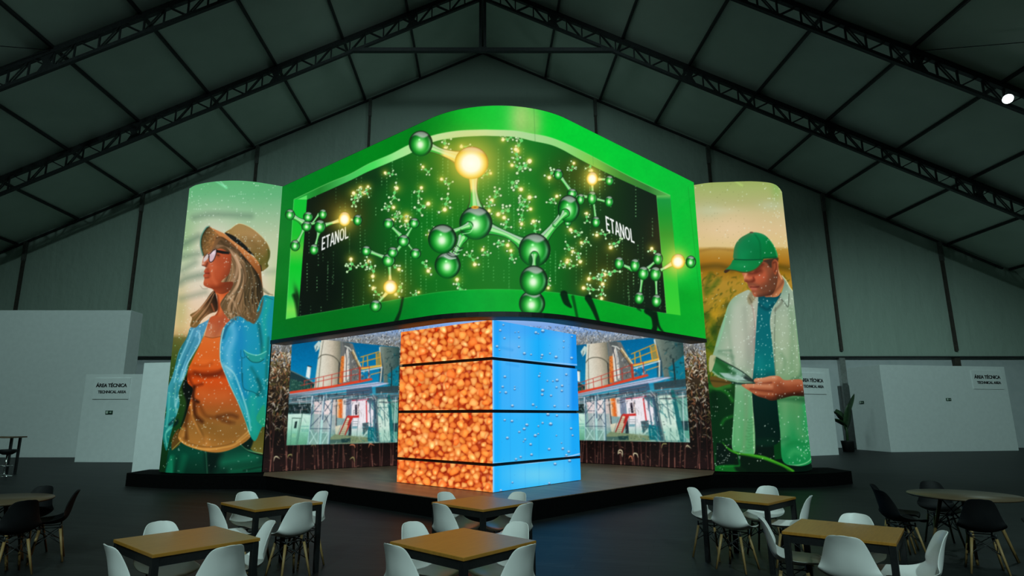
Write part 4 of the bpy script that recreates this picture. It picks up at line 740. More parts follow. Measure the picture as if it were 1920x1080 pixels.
    # gallery: rail, red edge beam and truss below
    P(A, [(290, 905), (820, 830), (1180, 760), (1330, 735), (1340, 760), (1180, 795), (820, 860), (290, 935)], (206, 76, 50))
    for q, w in (([(470, 770), (830, 690), (1190, 600), (1300, 590)], 1.1), ([(430, 830), (830, 740), (1190, 680)], 1.1)): L(A, q, w, (178, 66, 56))
    for x, y0, y1 in ((480, 765, 830), (565, 820, 870), (625, 735, 860), (720, 715, 850), (825, 690, 830), (960, 660, 810), (1070, 630, 790), (1175, 600, 770), (1300, 590, 740)): L(A, [(x, y0), (x-5, y1)], 1.1, (178, 66, 56))
    P(A, [(1170, 590), (1190, 590), (1190, 780), (1170, 780)], (170, 70, 50))
    P(A, [(290, 935), (820, 862), (1400, 785), (1560, 800), (1400, 840), (820, 905), (290, 980)], vgrad([(716, (176, 186, 214)), (735, (150, 160, 180)), (750, (110, 140, 140))]))
    L(A, [(300, 950), (820, 880), (1520, 790)], .8, (90, 100, 110))
    c.put((slice(int((740-624)*3), int((756-624)*3)), slice(0, c.w)), np.full((48, c.w), .55), (84, 96, 104))
    for y in (955, 1005, 1040):
        L(A, [(290, y+50), (700, y), (1300, y-70)], 2, (74, 86, 92)); L(A, [(290, y+44), (700, y-6), (1300, y-76)], .8, (190, 200, 206))
    for k in range(26):
        x, y = A((rng.uniform(300, 1300), rng.uniform(930, 1060)))[0]; L(lambda *p: list(p), [(x, y), (x+rng.normal(0, 1.5), y+7)], 1.2, [(60, 72, 80), (206, 214, 214), (150, 160, 170)][rng.integers(3)], .85)
    P(A, [(1010, 880), (1330, 840), (1340, 930), (1010, 960)], (74, 78, 96), a=.7); P(A, [(1380, 850), (1680, 830), (1680, 920), (1380, 930)], (60, 74, 78), a=.9)
    # lower buildings
    P(B, [(600, 90), (880, 60), (880, 500), (600, 480)], hgrad([(590, (206, 190, 190)), (615, (224, 206, 204)), (629, (190, 176, 170)), (631, (150, 140, 134))])); P(B, [(590, 240), (870, 260), (870, 500), (590, 500)], (136, 160, 160), a=.75, soft=3)
    P(B, [(880, 60), (1010, 50), (1000, 300), (880, 300)], hgrad([(631, (230, 220, 206)), (636, (214, 130, 70)), (640, (206, 100, 44)), (644, (226, 214, 204)), (650, (206, 206, 206))])); P(B, [(880, 290), (960, 300), (950, 380), (880, 400)], (130, 156, 156)); L(B, [(885, 60), (880, 480)], 1.4, (44, 50, 54))
    P(B, [(870, 400), (960, 380), (920, 540), (870, 520)], (206, 200, 176)); P(B, [(1010, 60), (1080, 60), (1060, 300), (1000, 260)], (120, 130, 150))
    P(B, [(1075, 70), (1260, 60), (1350, 200), (1350, 420), (1200, 560), (1070, 560)], vgrad([(750, (226, 214, 222)), (790, (226, 222, 228)), (815, (196, 214, 206)), (825, (180, 190, 160))]))
    L(B, [(1080, 75), (1290, 55)], 2, (200, 50, 76)); L(B, [(1262, 80), (1268, 400)], 2, (190, 56, 60)); P(B, [(1118, 128), (1142, 125), (1145, 255), (1120, 255)], (40, 30, 44)); L(B, [(1158, 125), (1160, 260)], 1.6, (226, 180, 160))
    P(B, [(1390, 60), (1530, 50), (1580, 580), (1430, 590)], (190, 216, 200)); P(B, [(1540, 80), (1690, 60), (1690, 560), (1600, 560)], (110, 160, 146)); P(B, [(1550, 360), (1660, 360), (1650, 470), (1560, 470)], (40, 70, 74))
    for q in ([(1480, 60), (1500, 400)], [(1390, 165), (1530, 160)], [(1440, 165), (1550, 280)], [(1590, 120), (1680, 210)], [(1560, 60), (1680, 60)], [(1580, 10), (1690, 10)]): L(B, q, 1, (60, 96, 100))
    # red stair
    P(B, [(1020, 270), (1090, 280), (980, 545), (900, 545)], (206, 190, 160)); L(B, [(1020, 275), (900, 545)], 2, (150, 40, 40)); L(B, [(1085, 285), (980, 540)], 2.6, (176, 54, 48)); L(B, [(1040, 270), (1060, 300), (1030, 380)], 3, (170, 50, 46)); P(B, [(1020, 268), (1170, 262), (1170, 292), (1030, 296)], (190, 60, 56))
    for k in range(10): L(B, [(1005-k*10, 330+k*23), (1055-k*10, 330+k*23)], .8, (90, 70, 60), .8)
    for q in ([(1100, 200), (1100, 270)], [(1165, 195), (1168, 265)], [(1040, 200), (1030, 270)], [(1100, 200), (1165, 195)], [(1100, 230), (1165, 228)], [(1090, 300), (1080, 430)], [(1160, 300), (1140, 540)], [(1095, 340), (1160, 340)], [(1090, 370), (1155, 370)], [(1085, 400), (1150, 400)], [(970, 320), (900, 500)]): L(B, q, .9, (110, 120, 126))
    P(B, [(1080, 400), (1150, 400), (1140, 430), (1080, 430)], (120, 160, 170)); P(B, [(1040, 420), (1075, 340), (1070, 520), (1030, 520)], (50, 50, 60))
    P(B, [(860, 500), (1060, 520), (1280, 540), (1290, 600), (1060, 620), (780, 620), (790, 560)], (140, 140, 110), soft=2); P(B, [(790, 570), (1060, 560), (1060, 605), (800, 620)], (84, 100, 96)); P(B, [(940, 560), (1060, 545), (1060, 605), (950, 610)], (40, 60, 64))
    for k in range(50):
        x, y = B((rng.uniform(960, 1290), rng.uniform(520, 600)))[0]; c.blob(x, y, 1.2, .7, [(170, 170, 130), (110, 110, 80), (70, 80, 70)][rng.integers(3)], .7)
    # blue-grey columns right of the stair
    P(B, [(1340, 20), (1400, 20), (1420, 600), (1380, 600)], (64, 90, 104)); P(B, [(1280, 400), (1380, 420), (1390, 590), (1280, 590)], (24, 110, 124)); P(B, [(1530, 0), (1560, 0), (1620, 600), (1570, 600)], (40, 110, 112))
    for q in ([(1300, 0), (1320, 420)], [(1350, 0), (1370, 600)], [(1325, 60), (1310, 200)]): L(B, q, 1.6, (90, 110, 130))
    P(B, [(1210, 360), (1290, 350), (1290, 430), (1220, 520)], (80, 100, 106)); L(B, [(1380, 20), (1400, 300), (1430, 600)], 2.2, (120, 130, 130))
    for k in range(40):
        x, y = B((rng.uniform(1210, 1440), rng.uniform(360, 600)))[0]; c.blob(x, y, 1.3, .9, [(20, 60, 74), (16, 130, 146), (190, 200, 190), (40, 40, 50)][rng.integers(4)], .7)
    # steel trestle
    for q, w in (([(585, 20), (545, 400), (515, 630)], 4.4), ([(730, 20), (700, 300), (675, 630)], 4.8), ([(825, 60), (805, 380), (785, 620)], 4)):
        L(B, q, w, (84, 110, 130)); L(B, [(x-6, y) for x, y in q], w*.45, (196, 214, 216))
    L(B, [(545, 300), (515, 630)], 4, (170, 206, 200)); L(B, [(700, 330), (675, 630)], 4, (170, 210, 204))
    for q in ([(700, 90), (560, 260)], [(560, 400), (690, 260)], [(735, 210), (820, 90)], [(720, 350), (820, 210)], [(740, 270), (800, 400)], [(590, 210), (690, 215)], [(555, 430), (690, 430)], [(700, 430), (800, 430)], [(600, 40), (690, 120)], [(740, 110), (810, 210)]): L(B, q, 1.3, (74, 90, 106))
    for q in ([(550, 450), (640, 620)], [(630, 480), (540, 620)], [(690, 480), (780, 480), (700, 620)]): L(B, q, 1.8, (190, 216, 210))
    # white cabin at the left
    P(B, [(270, 120), (560, 110), (560, 240), (270, 240)], (30, 50, 50))
    for k in range(60):
        x, y = B((rng.uniform(280, 560), rng.uniform(120, 240)))[0]; c.line([(x, y), (x+rng.normal(0, 1), y+rng.uniform(1, 7))], .8, [(120, 160, 160), (14, 30, 30), (70, 100, 100)][rng.integers(3)], .8)
    P(B, [(270, 250), (450, 240), (560, 260), (510, 630), (250, 640)], vgrad([(776, (190, 220, 206)), (810, (150, 200, 176)), (834, (110, 160, 130))])); L(B, [(450, 245), (385, 630)], 1.6, (90, 120, 110))
    L(B, [(325, 295), (430, 300)], 1.3, (60, 80, 74)); L(B, [(325, 300), (300, 640)], .9, (90, 126, 110)); L(B, [(420, 310), (370, 630)], .9, (90, 126, 110)); P(B, [(360, 340), (388, 335), (375, 425), (345, 425)], (34, 56, 56)); P(B, [(320, 490), (370, 495), (365, 540), (315, 540)], (150, 196, 160))
    for y in (400, 440, 460): L(B, [(440, y), (530, y)], 1, (90, 150, 144))
    for k in range(150):                                                # pipe racks and cable runs below the gallery
        x = rng.uniform(542, 748); y = rng.uniform(736, 764)-(x-640)*.06; q = rng.random()
        if q < .5: c.line([(x, y), (x+rng.uniform(6, 26), y-rng.uniform(.3, 1.6))], rng.uniform(.5, 1.1), [(40, 50, 60), (206, 212, 216), (120, 100, 96), (70, 84, 96)][rng.integers(4)], .8, soft=.6)
        else: c.line([(x, y), (x+rng.normal(0, 1), y+rng.uniform(3, 8))], rng.uniform(.5, 1.2), [(44, 54, 64), (220, 224, 224), (90, 100, 110)][rng.integers(3)], .85, soft=.6)
    for k in range(110):                                                # ladders, cables and shadows on the right-hand buildings
        x = rng.uniform(690, 748); y = rng.uniform(738, 830); l = rng.uniform(4, 16)
        c.line([(x, y), (x+rng.choice([0, 0, l*.6]), y+l)], rng.uniform(.4, .9), [(30, 60, 66), (60, 90, 96), (214, 226, 220), (20, 96, 104)][rng.integers(4)], .7, soft=.6)
    for k in range(80):
        x = rng.uniform(560, 690); y = rng.uniform(750, 832); l = rng.uniform(2, 9)
        c.line([(x, y), (x+rng.choice([0, l*.5, -l*.5]), y+l)], rng.uniform(.4, .8), [(80, 96, 104), (226, 226, 224), (120, 110, 104)][rng.integers(3)], .6, soft=.6)
    for x, y0, y1 in ((600, 745, 832), (618, 748, 832), (742, 745, 828)): c.line([(x, y0), (x-4, y1)], 1.1, (226, 232, 232), .7, soft=.6)
    c.put(c.full(), np.clip((c.ys[:, None]-800)/60, 0, .2)*np.ones((1, c.w)), (40, 120, 100))
    c.texture(.045, (150, 160))
    g = np.clip(c.img, 0, 1); c.img = (g + (g*g*(3-2*g)-g)*.45).astype(np.float32)
    return c

def paint_corn(c, yb):
    """dry maize: pale tassels and sky above, leaves below, dark red-brown stalks at the foot"""
    rng = c.rng; x0, x1 = c.xs[0], c.xs[-1]
    c.put(c.full(), np.ones((c.h, c.w)), vgrad([(600, (140, 180, 236)), (616, (120, 160, 220)), (632, (130, 140, 150)), (660, (104, 100, 90)), (700, (64, 52, 36)), (760, (24, 18, 14)), (830, (16, 11, 10)), (870, (30, 17, 17)), (890, (24, 14, 14))]))
    for k in range(3600):
        y = rng.uniform(612, 690); x = rng.uniform(x0, x1); f = (y-612)/80; l = 1.5+6*f; a = rng.uniform(-2.8, -.3)
        col = [(236, 236, 230), (170, 190, 214), (70, 76, 84), (206, 200, 184), (50, 46, 40), (120, 120, 110)][rng.integers(6)]
        c.line([(x, y), (x+l*math.cos(a), y+l*math.sin(a))], [1.2, .5], col, .8, soft=.8)
    for k in range(int(11*(x1-x0))):
        y = rng.uniform(662, 826); x = rng.uniform(x0, x1); f = (y-662)/164; L = rng.uniform(5, 17)*(.7+.5*f)
        if rng.random() < f*.7: continue
        b = [(216, 206, 180), (160, 130, 90), (176, 114, 76), (96, 92, 44), (60, 42, 28), (232, 222, 200), (26, 18, 12), (120, 96, 60)][rng.integers(8)]
        col = tuple(np.array(b)*(1-.5*f)); a = rng.uniform(-2.7, -.4); t = rng.normal(0, 1.1); w_ = rng.uniform(1, 3.2)
        m = (x+L*.5*math.cos(a), y+L*.5*math.sin(a)); c.line([(x, y), m, (m[0]+L*.5*math.cos(a+t), m[1]+L*.5*math.sin(a+t))], [.6, w_, .3], col, .9, soft=.8)
    for k in range(700):
        y = rng.uniform(790, yb); x = rng.uniform(x0, x1); l = rng.uniform(2, 6); a = rng.uniform(-3.1, 0)
        c.line([(x, y), (x+l*math.cos(a), y+l*math.sin(a)*.6)], [1.4, .6], [(84, 46, 38), (52, 30, 28), (8, 6, 6), (150, 110, 84), (34, 22, 18)][rng.integers(5)], .7, soft=1)
    for x in np.arange(x0+3, x1, 8.5):
        x += rng.normal(0, 3.5); y = rng.uniform(750, 812); t = rng.normal(0, .05); big = rng.random() < .55
        while y < yb:
            l = rng.uniform(10, 26); k = rng.random(); f = min(1, max(0, (y-820)/60))
            col = np.array((52, 28, 26))*(1-k)+np.array((150+50*f, 96+36*f, 82+30*f))*k*(.45+.55*f)
            c.line([(x, y), (x+t*l, min(yb, y+l))], (1.9 if big else 1.1)+rng.normal(0, .15), tuple(col), .85, soft=1); x += t*l; y += l
        if rng.random() < .22:
            yy = rng.uniform(832, 860); s = rng.choice([-1, 1]); h = rng.uniform(4, 9)
            c.line([(x, yy+h), (x+s*2, yy), (x+s*rng.uniform(4, 8), yy-1), (x+s*rng.uniform(7, 13), yy+rng.uniform(0, 5))], [.5, 2.2, 2.6, .4], [(206, 196, 160), (140, 136, 84), (196, 120, 84)][rng.integers(3)], .85, soft=1)

def paint_wall(side):
    c = Canvas(484, 560, 984, 900, 2, 21) if side < 0 else Canvas(956, 560, 1356, 900, 2, 22)
    paint_corn(c, 892)
    fac = paint_factory(); fb = fac.down()
    quad = LEFT_QUAD if side < 0 else RIGHT_QUAD
    m = c.poly(quad, None, soft=.8, smooth=False)
    Hm = homography(quad, LEFT_QUAD)
    j, i = np.nonzero(m > 0)
    q = Hm @ np.stack([c.xs[i], c.ys[j], np.ones(len(i))])
    col = fac.sample(fb, q[0]/q[2], q[1]/q[2]); a = m[j, i][:, None]
    c.img[j, i] = c.img[j, i]*(1-a)+col*a
    return c, m

def paint_kernels():
    c = Canvas(738, 590, 932, 934, 2, 31); rng = c.rng
    c.put(c.full(), np.ones((c.h, c.w)), (190, 48, 8)); c.texture(.5, (60, 34))
    def darts(n, dmin):
        P = []
        for _ in range(n):
            q = (rng.uniform(738, 932), rng.uniform(590, 934))
            if all((q[0]-a)**2+(q[1]-b)**2 > dmin*dmin for a, b in P[-700:]): P.append(q)
        return P
    for layer, pts in ((0, darts(3000, 6.5)), (1, darts(9000, 9.3)), (2, darts(260, 14))):
        for x, y in pts:
            s = rng.uniform(5, 7); ry = s*rng.uniform(.95, 1.35); rx = s*rng.uniform(.74, 1.0); rot = rng.normal(0, .75); pw = rng.uniform(2.0, 3.6)
            sl = c.box(x-12, y-12, x+12, y+12)
            if sl is None: continue
            if layer: c.blob(x+.6, y+1.2, rx*1.05, ry*1.05, (158, 36, 4), .62, rot)
            X, Y = c.grid(sl); cs, sn = math.cos(rot), math.sin(rot); u = ((X-x)*cs+(Y-y)*sn)/rx; v = (-(X-x)*sn+(Y-y)*cs)/ry
            u = u*(1+.24*v)                                              # a kernel narrows to its tip
            r = (np.abs(u)**pw+np.abs(v)**pw)**(1/pw); al = np.clip((1-r)*5+.5, 0, 1)
            base = np.array([[250, 150, 62], [252, 164, 78], [248, 138, 54], [253, 176, 96], [244, 126, 50]][rng.integers(5)])/255*(.8, .98, 1.06)[layer]
            if layer == 0: base = base*np.array([.88, .46, .3])
            t = np.clip((1-r)*1.6, 0, 1)[..., None]
            col = base*(np.array([.9, .74, .6])*(1-t)+t) + np.clip(.1-.1*u-.12*v, 0, .3)[..., None]*np.array([.3, .3, .28])
            if rng.random() < .35: col = col + (np.exp(-((u-.1)**2+(v-.2)**2)*4)*.3)[..., None]*np.array([.5, .75, .8])
            c.put(sl, al, lambda a, b: col)
    return c

def paint_water():
    c = Canvas(916, 590, 1098, 934, 2, 41); rng = c.rng
    c.put(c.full(), np.ones((c.h, c.w)), hgrad([(922, (70, 180, 250)), (932, (14, 166, 250)), (942, (56, 176, 250)), (975, (70, 180, 250)), (1010, (24, 174, 250)), (1050, (84, 184, 250)), (1066, (80, 176, 246)), (1074, (22, 146, 240)), (1090, (20, 150, 240))]))
    c.put(c.full(), np.clip((c.ys[:, None]-760)/60, 0, .55)*np.ones((1, c.w)), (26, 184, 252)); c.blob(1010, 890, 60, 26, (130, 214, 240), .7); c.blob(960, 655, 26, 30, (110, 184, 246), .6)
    c.put(c.full(), np.clip((640-c.ys[:, None])/50, 0, .35)*np.ones((1, c.w)), (60, 150, 240))
    for x in (956, 984, 1010, 1057): c.line([(x, 600), (x+1, 920)], .8, (30, 120, 200), .25)
    for (x, y) in [(940, 632), (951, 662)]: c.line([(x, y+20), (x+20, y+24)], 4, (30, 150, 230), .4, soft=6)
    S = Z(910, 590, 6.353); B = Z(910, 750, 6)
    bub = [(S(p)[0], r) for p, r in (((215, 125), 2), ((178, 190), 2.6), ((228, 282), 2.2), ((355, 212), 1.3), ((395, 208), 1.5), ((402, 272), 2), ((602, 217), 3), ((632, 228), 1.6), ((685, 197), 3.6), ((770, 105), 3), ((880, 118), 2.4), ((1032, 265), 2), ((935, 318), 2), ((932, 392), 1.7), ((140, 382), 2.8), ((168, 422), 1.6), ((400, 385), 2.2), ((465, 465), 3), ((545, 477), 2), ((677, 485), 2.8), ((668, 517), 2), ((770, 464), 2), ((843, 508), 3.2), ((1028, 520), 3), ((233, 742), 2.8), ((640, 735), 2.4), ((652, 700), 1.4), ((965, 716), 2.6), ((855, 784), 3.2), ((740, 790), 2), ((805, 795), 2), ((848, 868), 2.4), ((915, 850), 2.8), ((912, 910), 2.6), ((683, 905), 3.4), ((678, 955), 2.8), ((783, 966), 2.4), ((207, 862), 2.6), ((245, 930), 2.8), ((175, 925), 2), ((350, 890), 2.2), ((350, 860), 1.4))] + \
          [(B(p)[0], r) for p, r in (((305, 68), 3), ((537, 55), 2.8), ((575, 80), 1.6), ((780, 72), 2.6), ((932, 72), 2.2), ((705, 165), 3.4), ((805, 178), 2.4), ((218, 228), 2.4), ((300, 240), 2.8), ((467, 283), 3.2), ((438, 328), 3), ((382, 362), 2.4), ((645, 260), 2.4), ((735, 273), 3.6), ((597, 296), 2), ((965, 323), 2.6), ((982, 400), 2.2), ((248, 430), 3), ((562, 403), 3.2), ((595, 383), 1.8), ((448, 445), 2.2), ((430, 470), 1.6), ((510, 502), 2.8), ((800, 402), 1.6), ((718, 556), 2.8), ((872, 550), 2.8), ((938, 585), 2.8), ((912, 625), 2.6), ((520, 617), 2.8), ((398, 643), 2.4), ((345, 670), 2.6), ((785, 722), 3), ((948, 686), 3.2), ((305, 930), 2), ((720, 940), 2.4), ((175, 1020), 2.6), ((857, 485), 1.5))]
    for (x, y), r in bub:
        c.blob(x, y, r*1.05, r*.95, (40, 110, 180), .75, hard=1); c.blob(x, y-r*.25, r*.85, r*.7, (150, 200, 236), .95, hard=1); c.blob(x-.1*r, y-r*.6, r*.5, r*.3, (232, 246, 252), .95); c.line([(x-r*.6, y+r*.2), (x+r*.7, y+r*.25)], max(.7, r*.3), (16, 60, 110), .8)
    for k in range(40):
        x, y = rng.uniform(924, 1086), rng.uniform(606, 915); c.blob(x, y, .6, .6, (30, 110, 180), .6)
    c.line([(924, 867), (980, 869), (1040, 862), (1090, 850)], [.6, 1.4, 2.6, 2], (200, 214, 246), .8); c.line([(924, 669), (1000, 677), (1082, 684)], [.8, 1.2, 2], (190, 216, 250), .7)
    c.line([(924.6, 600), (925.6, 930)], 1.4, (190, 226, 250), .8)
    return c
# ------------------------------------------------------------------ screens: dense meshes whose vertices carry the clip's colours
def lin(c):
    c = np.clip(c, 0, 1.3); return np.where(c <= .04045, c/12.92, ((c+.055)/1.055)**2.4)

def screen_grid(path, zs, canvas, parts, parent, extra=None):
    """path: (n,2) plan points, zs: heights; parts: [(name, label, mask or None)] - the last whose mask covers a cell owns it"""
    n, m = len(path), len(zs)
    P = np.empty((m, n, 3)); P[..., 0] = path[:, 0]; P[..., 1] = path[:, 1]; P[..., 2] = np.asarray(zs)[:, None]
    px, py = view(P.reshape(-1, 3))
    col = lin(canvas.sample(canvas.down(), px, py))
    own = np.zeros((m-1, n-1), int)
    C4 = (P[:-1, :-1]+P[1:, 1:])/2; cx, cy = view(C4.reshape(-1, 3))
    for k, (nm, lb, msk) in enumerate(parts):
        if msk is None: continue
        own[(canvas.sample(canvas.down(msk[..., None]), cx, cy)[:, 0] > .5).reshape(own.shape)] = k
    out = []
    idx = np.arange(m*n).reshape(m, n)
    quads = np.stack([idx[:-1, :-1], idx[:-1, 1:], idx[1:, 1:], idx[1:, :-1]], -1)
    for k, (nm, lb, msk) in enumerate(parts):
        q = quads[own == k]
        if len(q) == 0: continue
        used, inv = np.unique(q, return_inverse=True); q = inv.reshape(q.shape)
        me = bpy.data.meshes.new(nm); me.vertices.add(len(used)); me.loops.add(q.size); me.polygons.add(len(q))
        me.vertices.foreach_set('co', P.reshape(-1, 3)[used].astype(np.float32).ravel())
        me.loops.foreach_set('vertex_index', q.ravel().astype(np.int32))
        me.polygons.foreach_set('loop_start', np.arange(0, q.size, 4, dtype=np.int32))
        me.update(calc_edges=True)
        at = me.color_attributes.new('clip', 'FLOAT_COLOR', 'POINT')
        at.data.foreach_set('color', np.hstack([col[used], np.ones((len(used), 1))]).astype(np.float32).ravel())
        me.materials.append(M['screen'])
        o = link(bpy.data.objects.new(nm, me), parent)
        if lb: o['label'] = lb
        out.append(o)
    return out

def resample(pts, step):
    P = np.asarray(pts, float); d = np.r_[0, np.cumsum(np.hypot(*np.diff(P, axis=0).T))]
    t = np.linspace(0, d[-1], max(2, int(round(d[-1]/step))+1))
    return np.stack([np.interp(t, d, P[:, 0]), np.interp(t, d, P[:, 1])], -1)
def offset(path, d):               # push a plan path to its left by d (away from the viewer for paths drawn left to right)
    t = np.gradient(np.asarray(path), axis=0); n = np.stack([-t[:, 1], t[:, 0]], -1); n /= np.linalg.norm(n, axis=1)[:, None]
    return path + n*d
def shell(path, z0, z1, d0, d1):   # closed box following a plan path, between the offsets d0 and d1
    a, b = offset(path, d0), offset(path, d1)
    return MB().prism([tuple(p) for p in a]+[tuple(p) for p in b[::-1]], z0, z1)

# ---- large curved screen
cx, cy = .345, 10.366; aL, aR = math.atan(.88), math.atan(.905); half = (aL+aR)/2; RAD = 2.15; tl = RAD*math.tan(half)
dL = np.array([-math.cos(aL), math.sin(aL)]); dR = np.array([math.cos(aR), math.sin(aR)]); K = np.array([cx, cy])
A0, A1 = K+dL*tl, K+dR*tl; bis = (dL+dR)/np.linalg.norm(dL+dR); CC = K+bis*RAD/math.cos(half)
th0 = math.atan2(*(A0-CC)[::-1]) % (2*math.pi); th1 = math.atan2(*(A1-CC)[::-1]) % (2*math.pi)
arc = [tuple(CC+RAD*np.array([math.cos(t), math.sin(t)])) for t in np.linspace(th0, th1, 40)]
endL = K+dL*((K[0]+5.47)/math.cos(aL)); endR = K+dR*((5.66-K[0])/math.cos(aR))
big_path = resample([tuple(endL)]+arc+[tuple(endR)], .0125)
BZ0, BZ1 = 3.63, 7.84
c, fm, masks, letters = paint_screen()
t = thing('video_wall', 'huge curved screen with green border showing ethanol molecules, above the corn kernel column', 'video screen', (0, 11.2, 3.5))
def local(root, objs):
    for o in objs: o.matrix_parent_inverse = Matrix.Translation(-Vector(root.location))
local(t, screen_grid(big_path, np.linspace(BZ0, BZ1, 420), c, [('green_border', 'bright green picture border of the clip', None), ('picture_field', 'dark green field of small molecules and falling code', fm)] +
      [('molecule', 'glossy green and gold molecule in the clip', m) for m in masks] + [('lettering', 'white ETANOL lettering in the clip', letters)], t))
coarse = resample([tuple(endL)]+arc[::2]+[tuple(endR)], .25)
local(t, [shell(coarse, BZ0-.1, BZ1+.02, .02, .42).build('housing', M['housing'], t), shell(coarse, BZ0-.1, BZ0-.005, -.02, .05).build('bottom_trim', M['housing'], t)])

# ---- woman and man on the two tall curved screens
def tall(path, z0, z1, canvas, person, name, label, backlabel, perslabel):
    P = resample(catmull(path, False, 12), .0125)
    t = thing(name, label, 'video screen', (float(P[len(P)//2, 0]), float(P[len(P)//2, 1]), STAGE))
    o = screen_grid(P, np.linspace(z0, z1, 560), canvas, [('picture_backdrop', backlabel, None), ('pictured_person', perslabel, person)], t)
    Q = resample(catmull(path, False, 12), .2)
    o += [shell(Q, z0-.01, z1+.005, .02, .3).build('housing', M['housing'], t)]
    local(t, o); return t
STAGE = .32
c, pm = paint_woman()
tall([(-8.22, 15.9), (-7.88, 15.62), (-7.33, 15.4), (-6.75, 15.32), (-6.3, 15.38), (-5.92, 15.54), (-5.56, 15.74)], .335, 7.95, c, pm, 'curved_screen', 'tall curved screen showing a woman in straw hat and blue shirt', 'blurred green field and pale sky', 'woman in straw hat, glasses, blue shirt and orange top')
c, pm = paint_man()
tall([(5.95, 16.03), (6.33, 15.85), (6.9, 15.78), (7.45, 15.74), (7.95, 15.82), (8.25, 15.98), (8.5, 16.25), (8.72, 16.55)], .335, 8.1, c, pm, 'curved_screen', 'tall curved screen showing a man in green cap holding a tablet', 'golden maize field under a hazy sky', 'man in green cap and pale open shirt holding a tablet')

# ---- the two back walls with the distillery picture
WL0, WC, WR1 = np.array([-5.54, 15.77]), np.array([1.18, 20.45]), np.array([6.1, 16.4])
def wall_screen(a, b, fine, side, label):
    canvas, m = paint_wall(side)
    L = np.linalg.norm(b-a); s = np.unique(np.r_[np.linspace(0, L, 240), np.arange(fine[0]*L, fine[1]*L, .0145)])
    path = a + (b-a)*(s/L)[:, None]
    zs = np.unique(np.r_[np.linspace(.335, 4.75, 300), 5.0])
    t = thing('video_wall', label, 'video screen', (float((a+b)[0]/2), float((a+b)[1]/2), STAGE))
    o = screen_grid(path, zs, canvas, [('maize_picture', 'dry maize field filling the screen', None), ('distillery_picture', 'picture of a distillery with red gallery and white tank', m)], t)
    o.append(shell(path[[0, -1]], .33, 5.0, .02, .2).build('housing', M['housing'], t)); local(t, o)
wall_screen(WL0, WC, (0, .55), -1, 'flat maize screen with distillery picture between straw-hat woman and corn kernel column')
wall_screen(WC, WR1, (.3, 1), 1, 'flat maize screen with distillery picture between water column and green-cap man')

# ---- square column: corn kernels on one face, water on the other
KC, KL, KR = np.array([.187, 11.64]), np.array([-1.837, 13.44]), np.array([2.17, 13.88])
KB = KL+KR-KC
t = thing('screen_tower', 'square column of stacked screens showing corn kernels and blue water, under the big screen', 'video column', (.187, 12.7, STAGE))
core = MB().prism([tuple(KC+(KB-KC)*.012), tuple(KR+(KL-KR)*.012), tuple(KB+(KC-KB)*.012), tuple(KL+(KR-KL)*.012)], .325, 3.56)
o = [core.build('core', M['housing'], t)]
cw, ck = paint_water(), paint_kernels()
for z0, z1 in ((.335, .795), (.85, 1.775), (1.835, 2.775), (2.835, 3.56)):
    for a, b, cv, nm, lb in ((KL, KC, ck, 'kernel_panel', 'orange corn kernels filling the panel'), (KC, KR, cw, 'water_panel', 'blue water with bubbles filling the panel')):
        n = int(np.linalg.norm(b-a)/.0125)
        o += screen_grid(a+(b-a)*np.linspace(0, 1, n)[:, None], np.linspace(z0, z1, int((z1-z0)/.0103)), cv, [(nm, lb, None)], t)
local(t, o)

# ------------------------------------------------------------------ stage
front = [(-8.95, 15.75), (-8.5, 15.5), (-7.9, 15.28), (-7.2, 15.1), (-6.5, 15.04), (-5.8, 15.08), (-5.15, 14.96), (.19, 10.0), (5.51, 15.23), (6.1, 15.42), (6.9, 15.36), (7.7, 15.38), (8.5, 15.62), (9.1, 15.92), (9.6, 16.3)]
back = [(9.6, 17.4), (6.2, 17.2), (1.3, 21.0), (-5.5, 16.6), (-8.95, 16.8)]
t = thing('stage_platform', 'low black stage with oak deck carrying the screens and column', 'stage', (0, 14, 0))
deck = [(-5.25, 15.0), (.19, 10.06), (5.6, 15.26), (6.05, 16.3), (1.2, 20.4), (-5.5, 15.78)]
local(t, [MB().prism(front+back, 0, .312).build('plinth', M['black'], t), MB().prism(deck, .313, .325).build('deck', M['deck'], t)])

# ------------------------------------------------------------------ hall
def struct(name, mb, m, parent=None, **k):
    o = mb.build(name, m, parent, **k)
    if parent is None: o['kind'] = 'structure'
    return o
struct('floor', MB().box((-32.4, -24, -.2), (32.4, 34.6, 0)), M['floor'])
YG, YB = 34.0, -24.0; APEX, SL = 24.27, .4624
roof = [(0, APEX), (30.24, APEX-SL*30.24), (31.0, 9.95), (31.6, 9.2), (32.0, 8.2), (32.1, 7.0)]
prof = [(-x, z) for x, z in roof[::-1]]+roof[1:]
mb = MB(); n = len(prof)
for th, flip in ((0, 0), (.06, 1)):
    v = [(x, y, z+th) for y in (YB, YG+.4) for x, z in prof]
    f = [(i, i+1, n+i+1, n+i) for i in range(n-1)]
    mb.add(v, [q if flip else q[::-1] for q in f])
ceil = struct('ceiling', mb, M['membrane'])
def zr(x): return float(np.interp(abs(x), [p[0] for p in roof], [p[1] for p in roof]))
xs = [3.9+3.34*k for k in range(9)]
for x in [0]+xs+[-x for x in xs]:
    w = .11; MB().box((x-w/2, YB+.2, zr(x)-.16), (x+w/2, YG-.05, zr(x)-.03)).build('purlin', M['steel'], ceil)
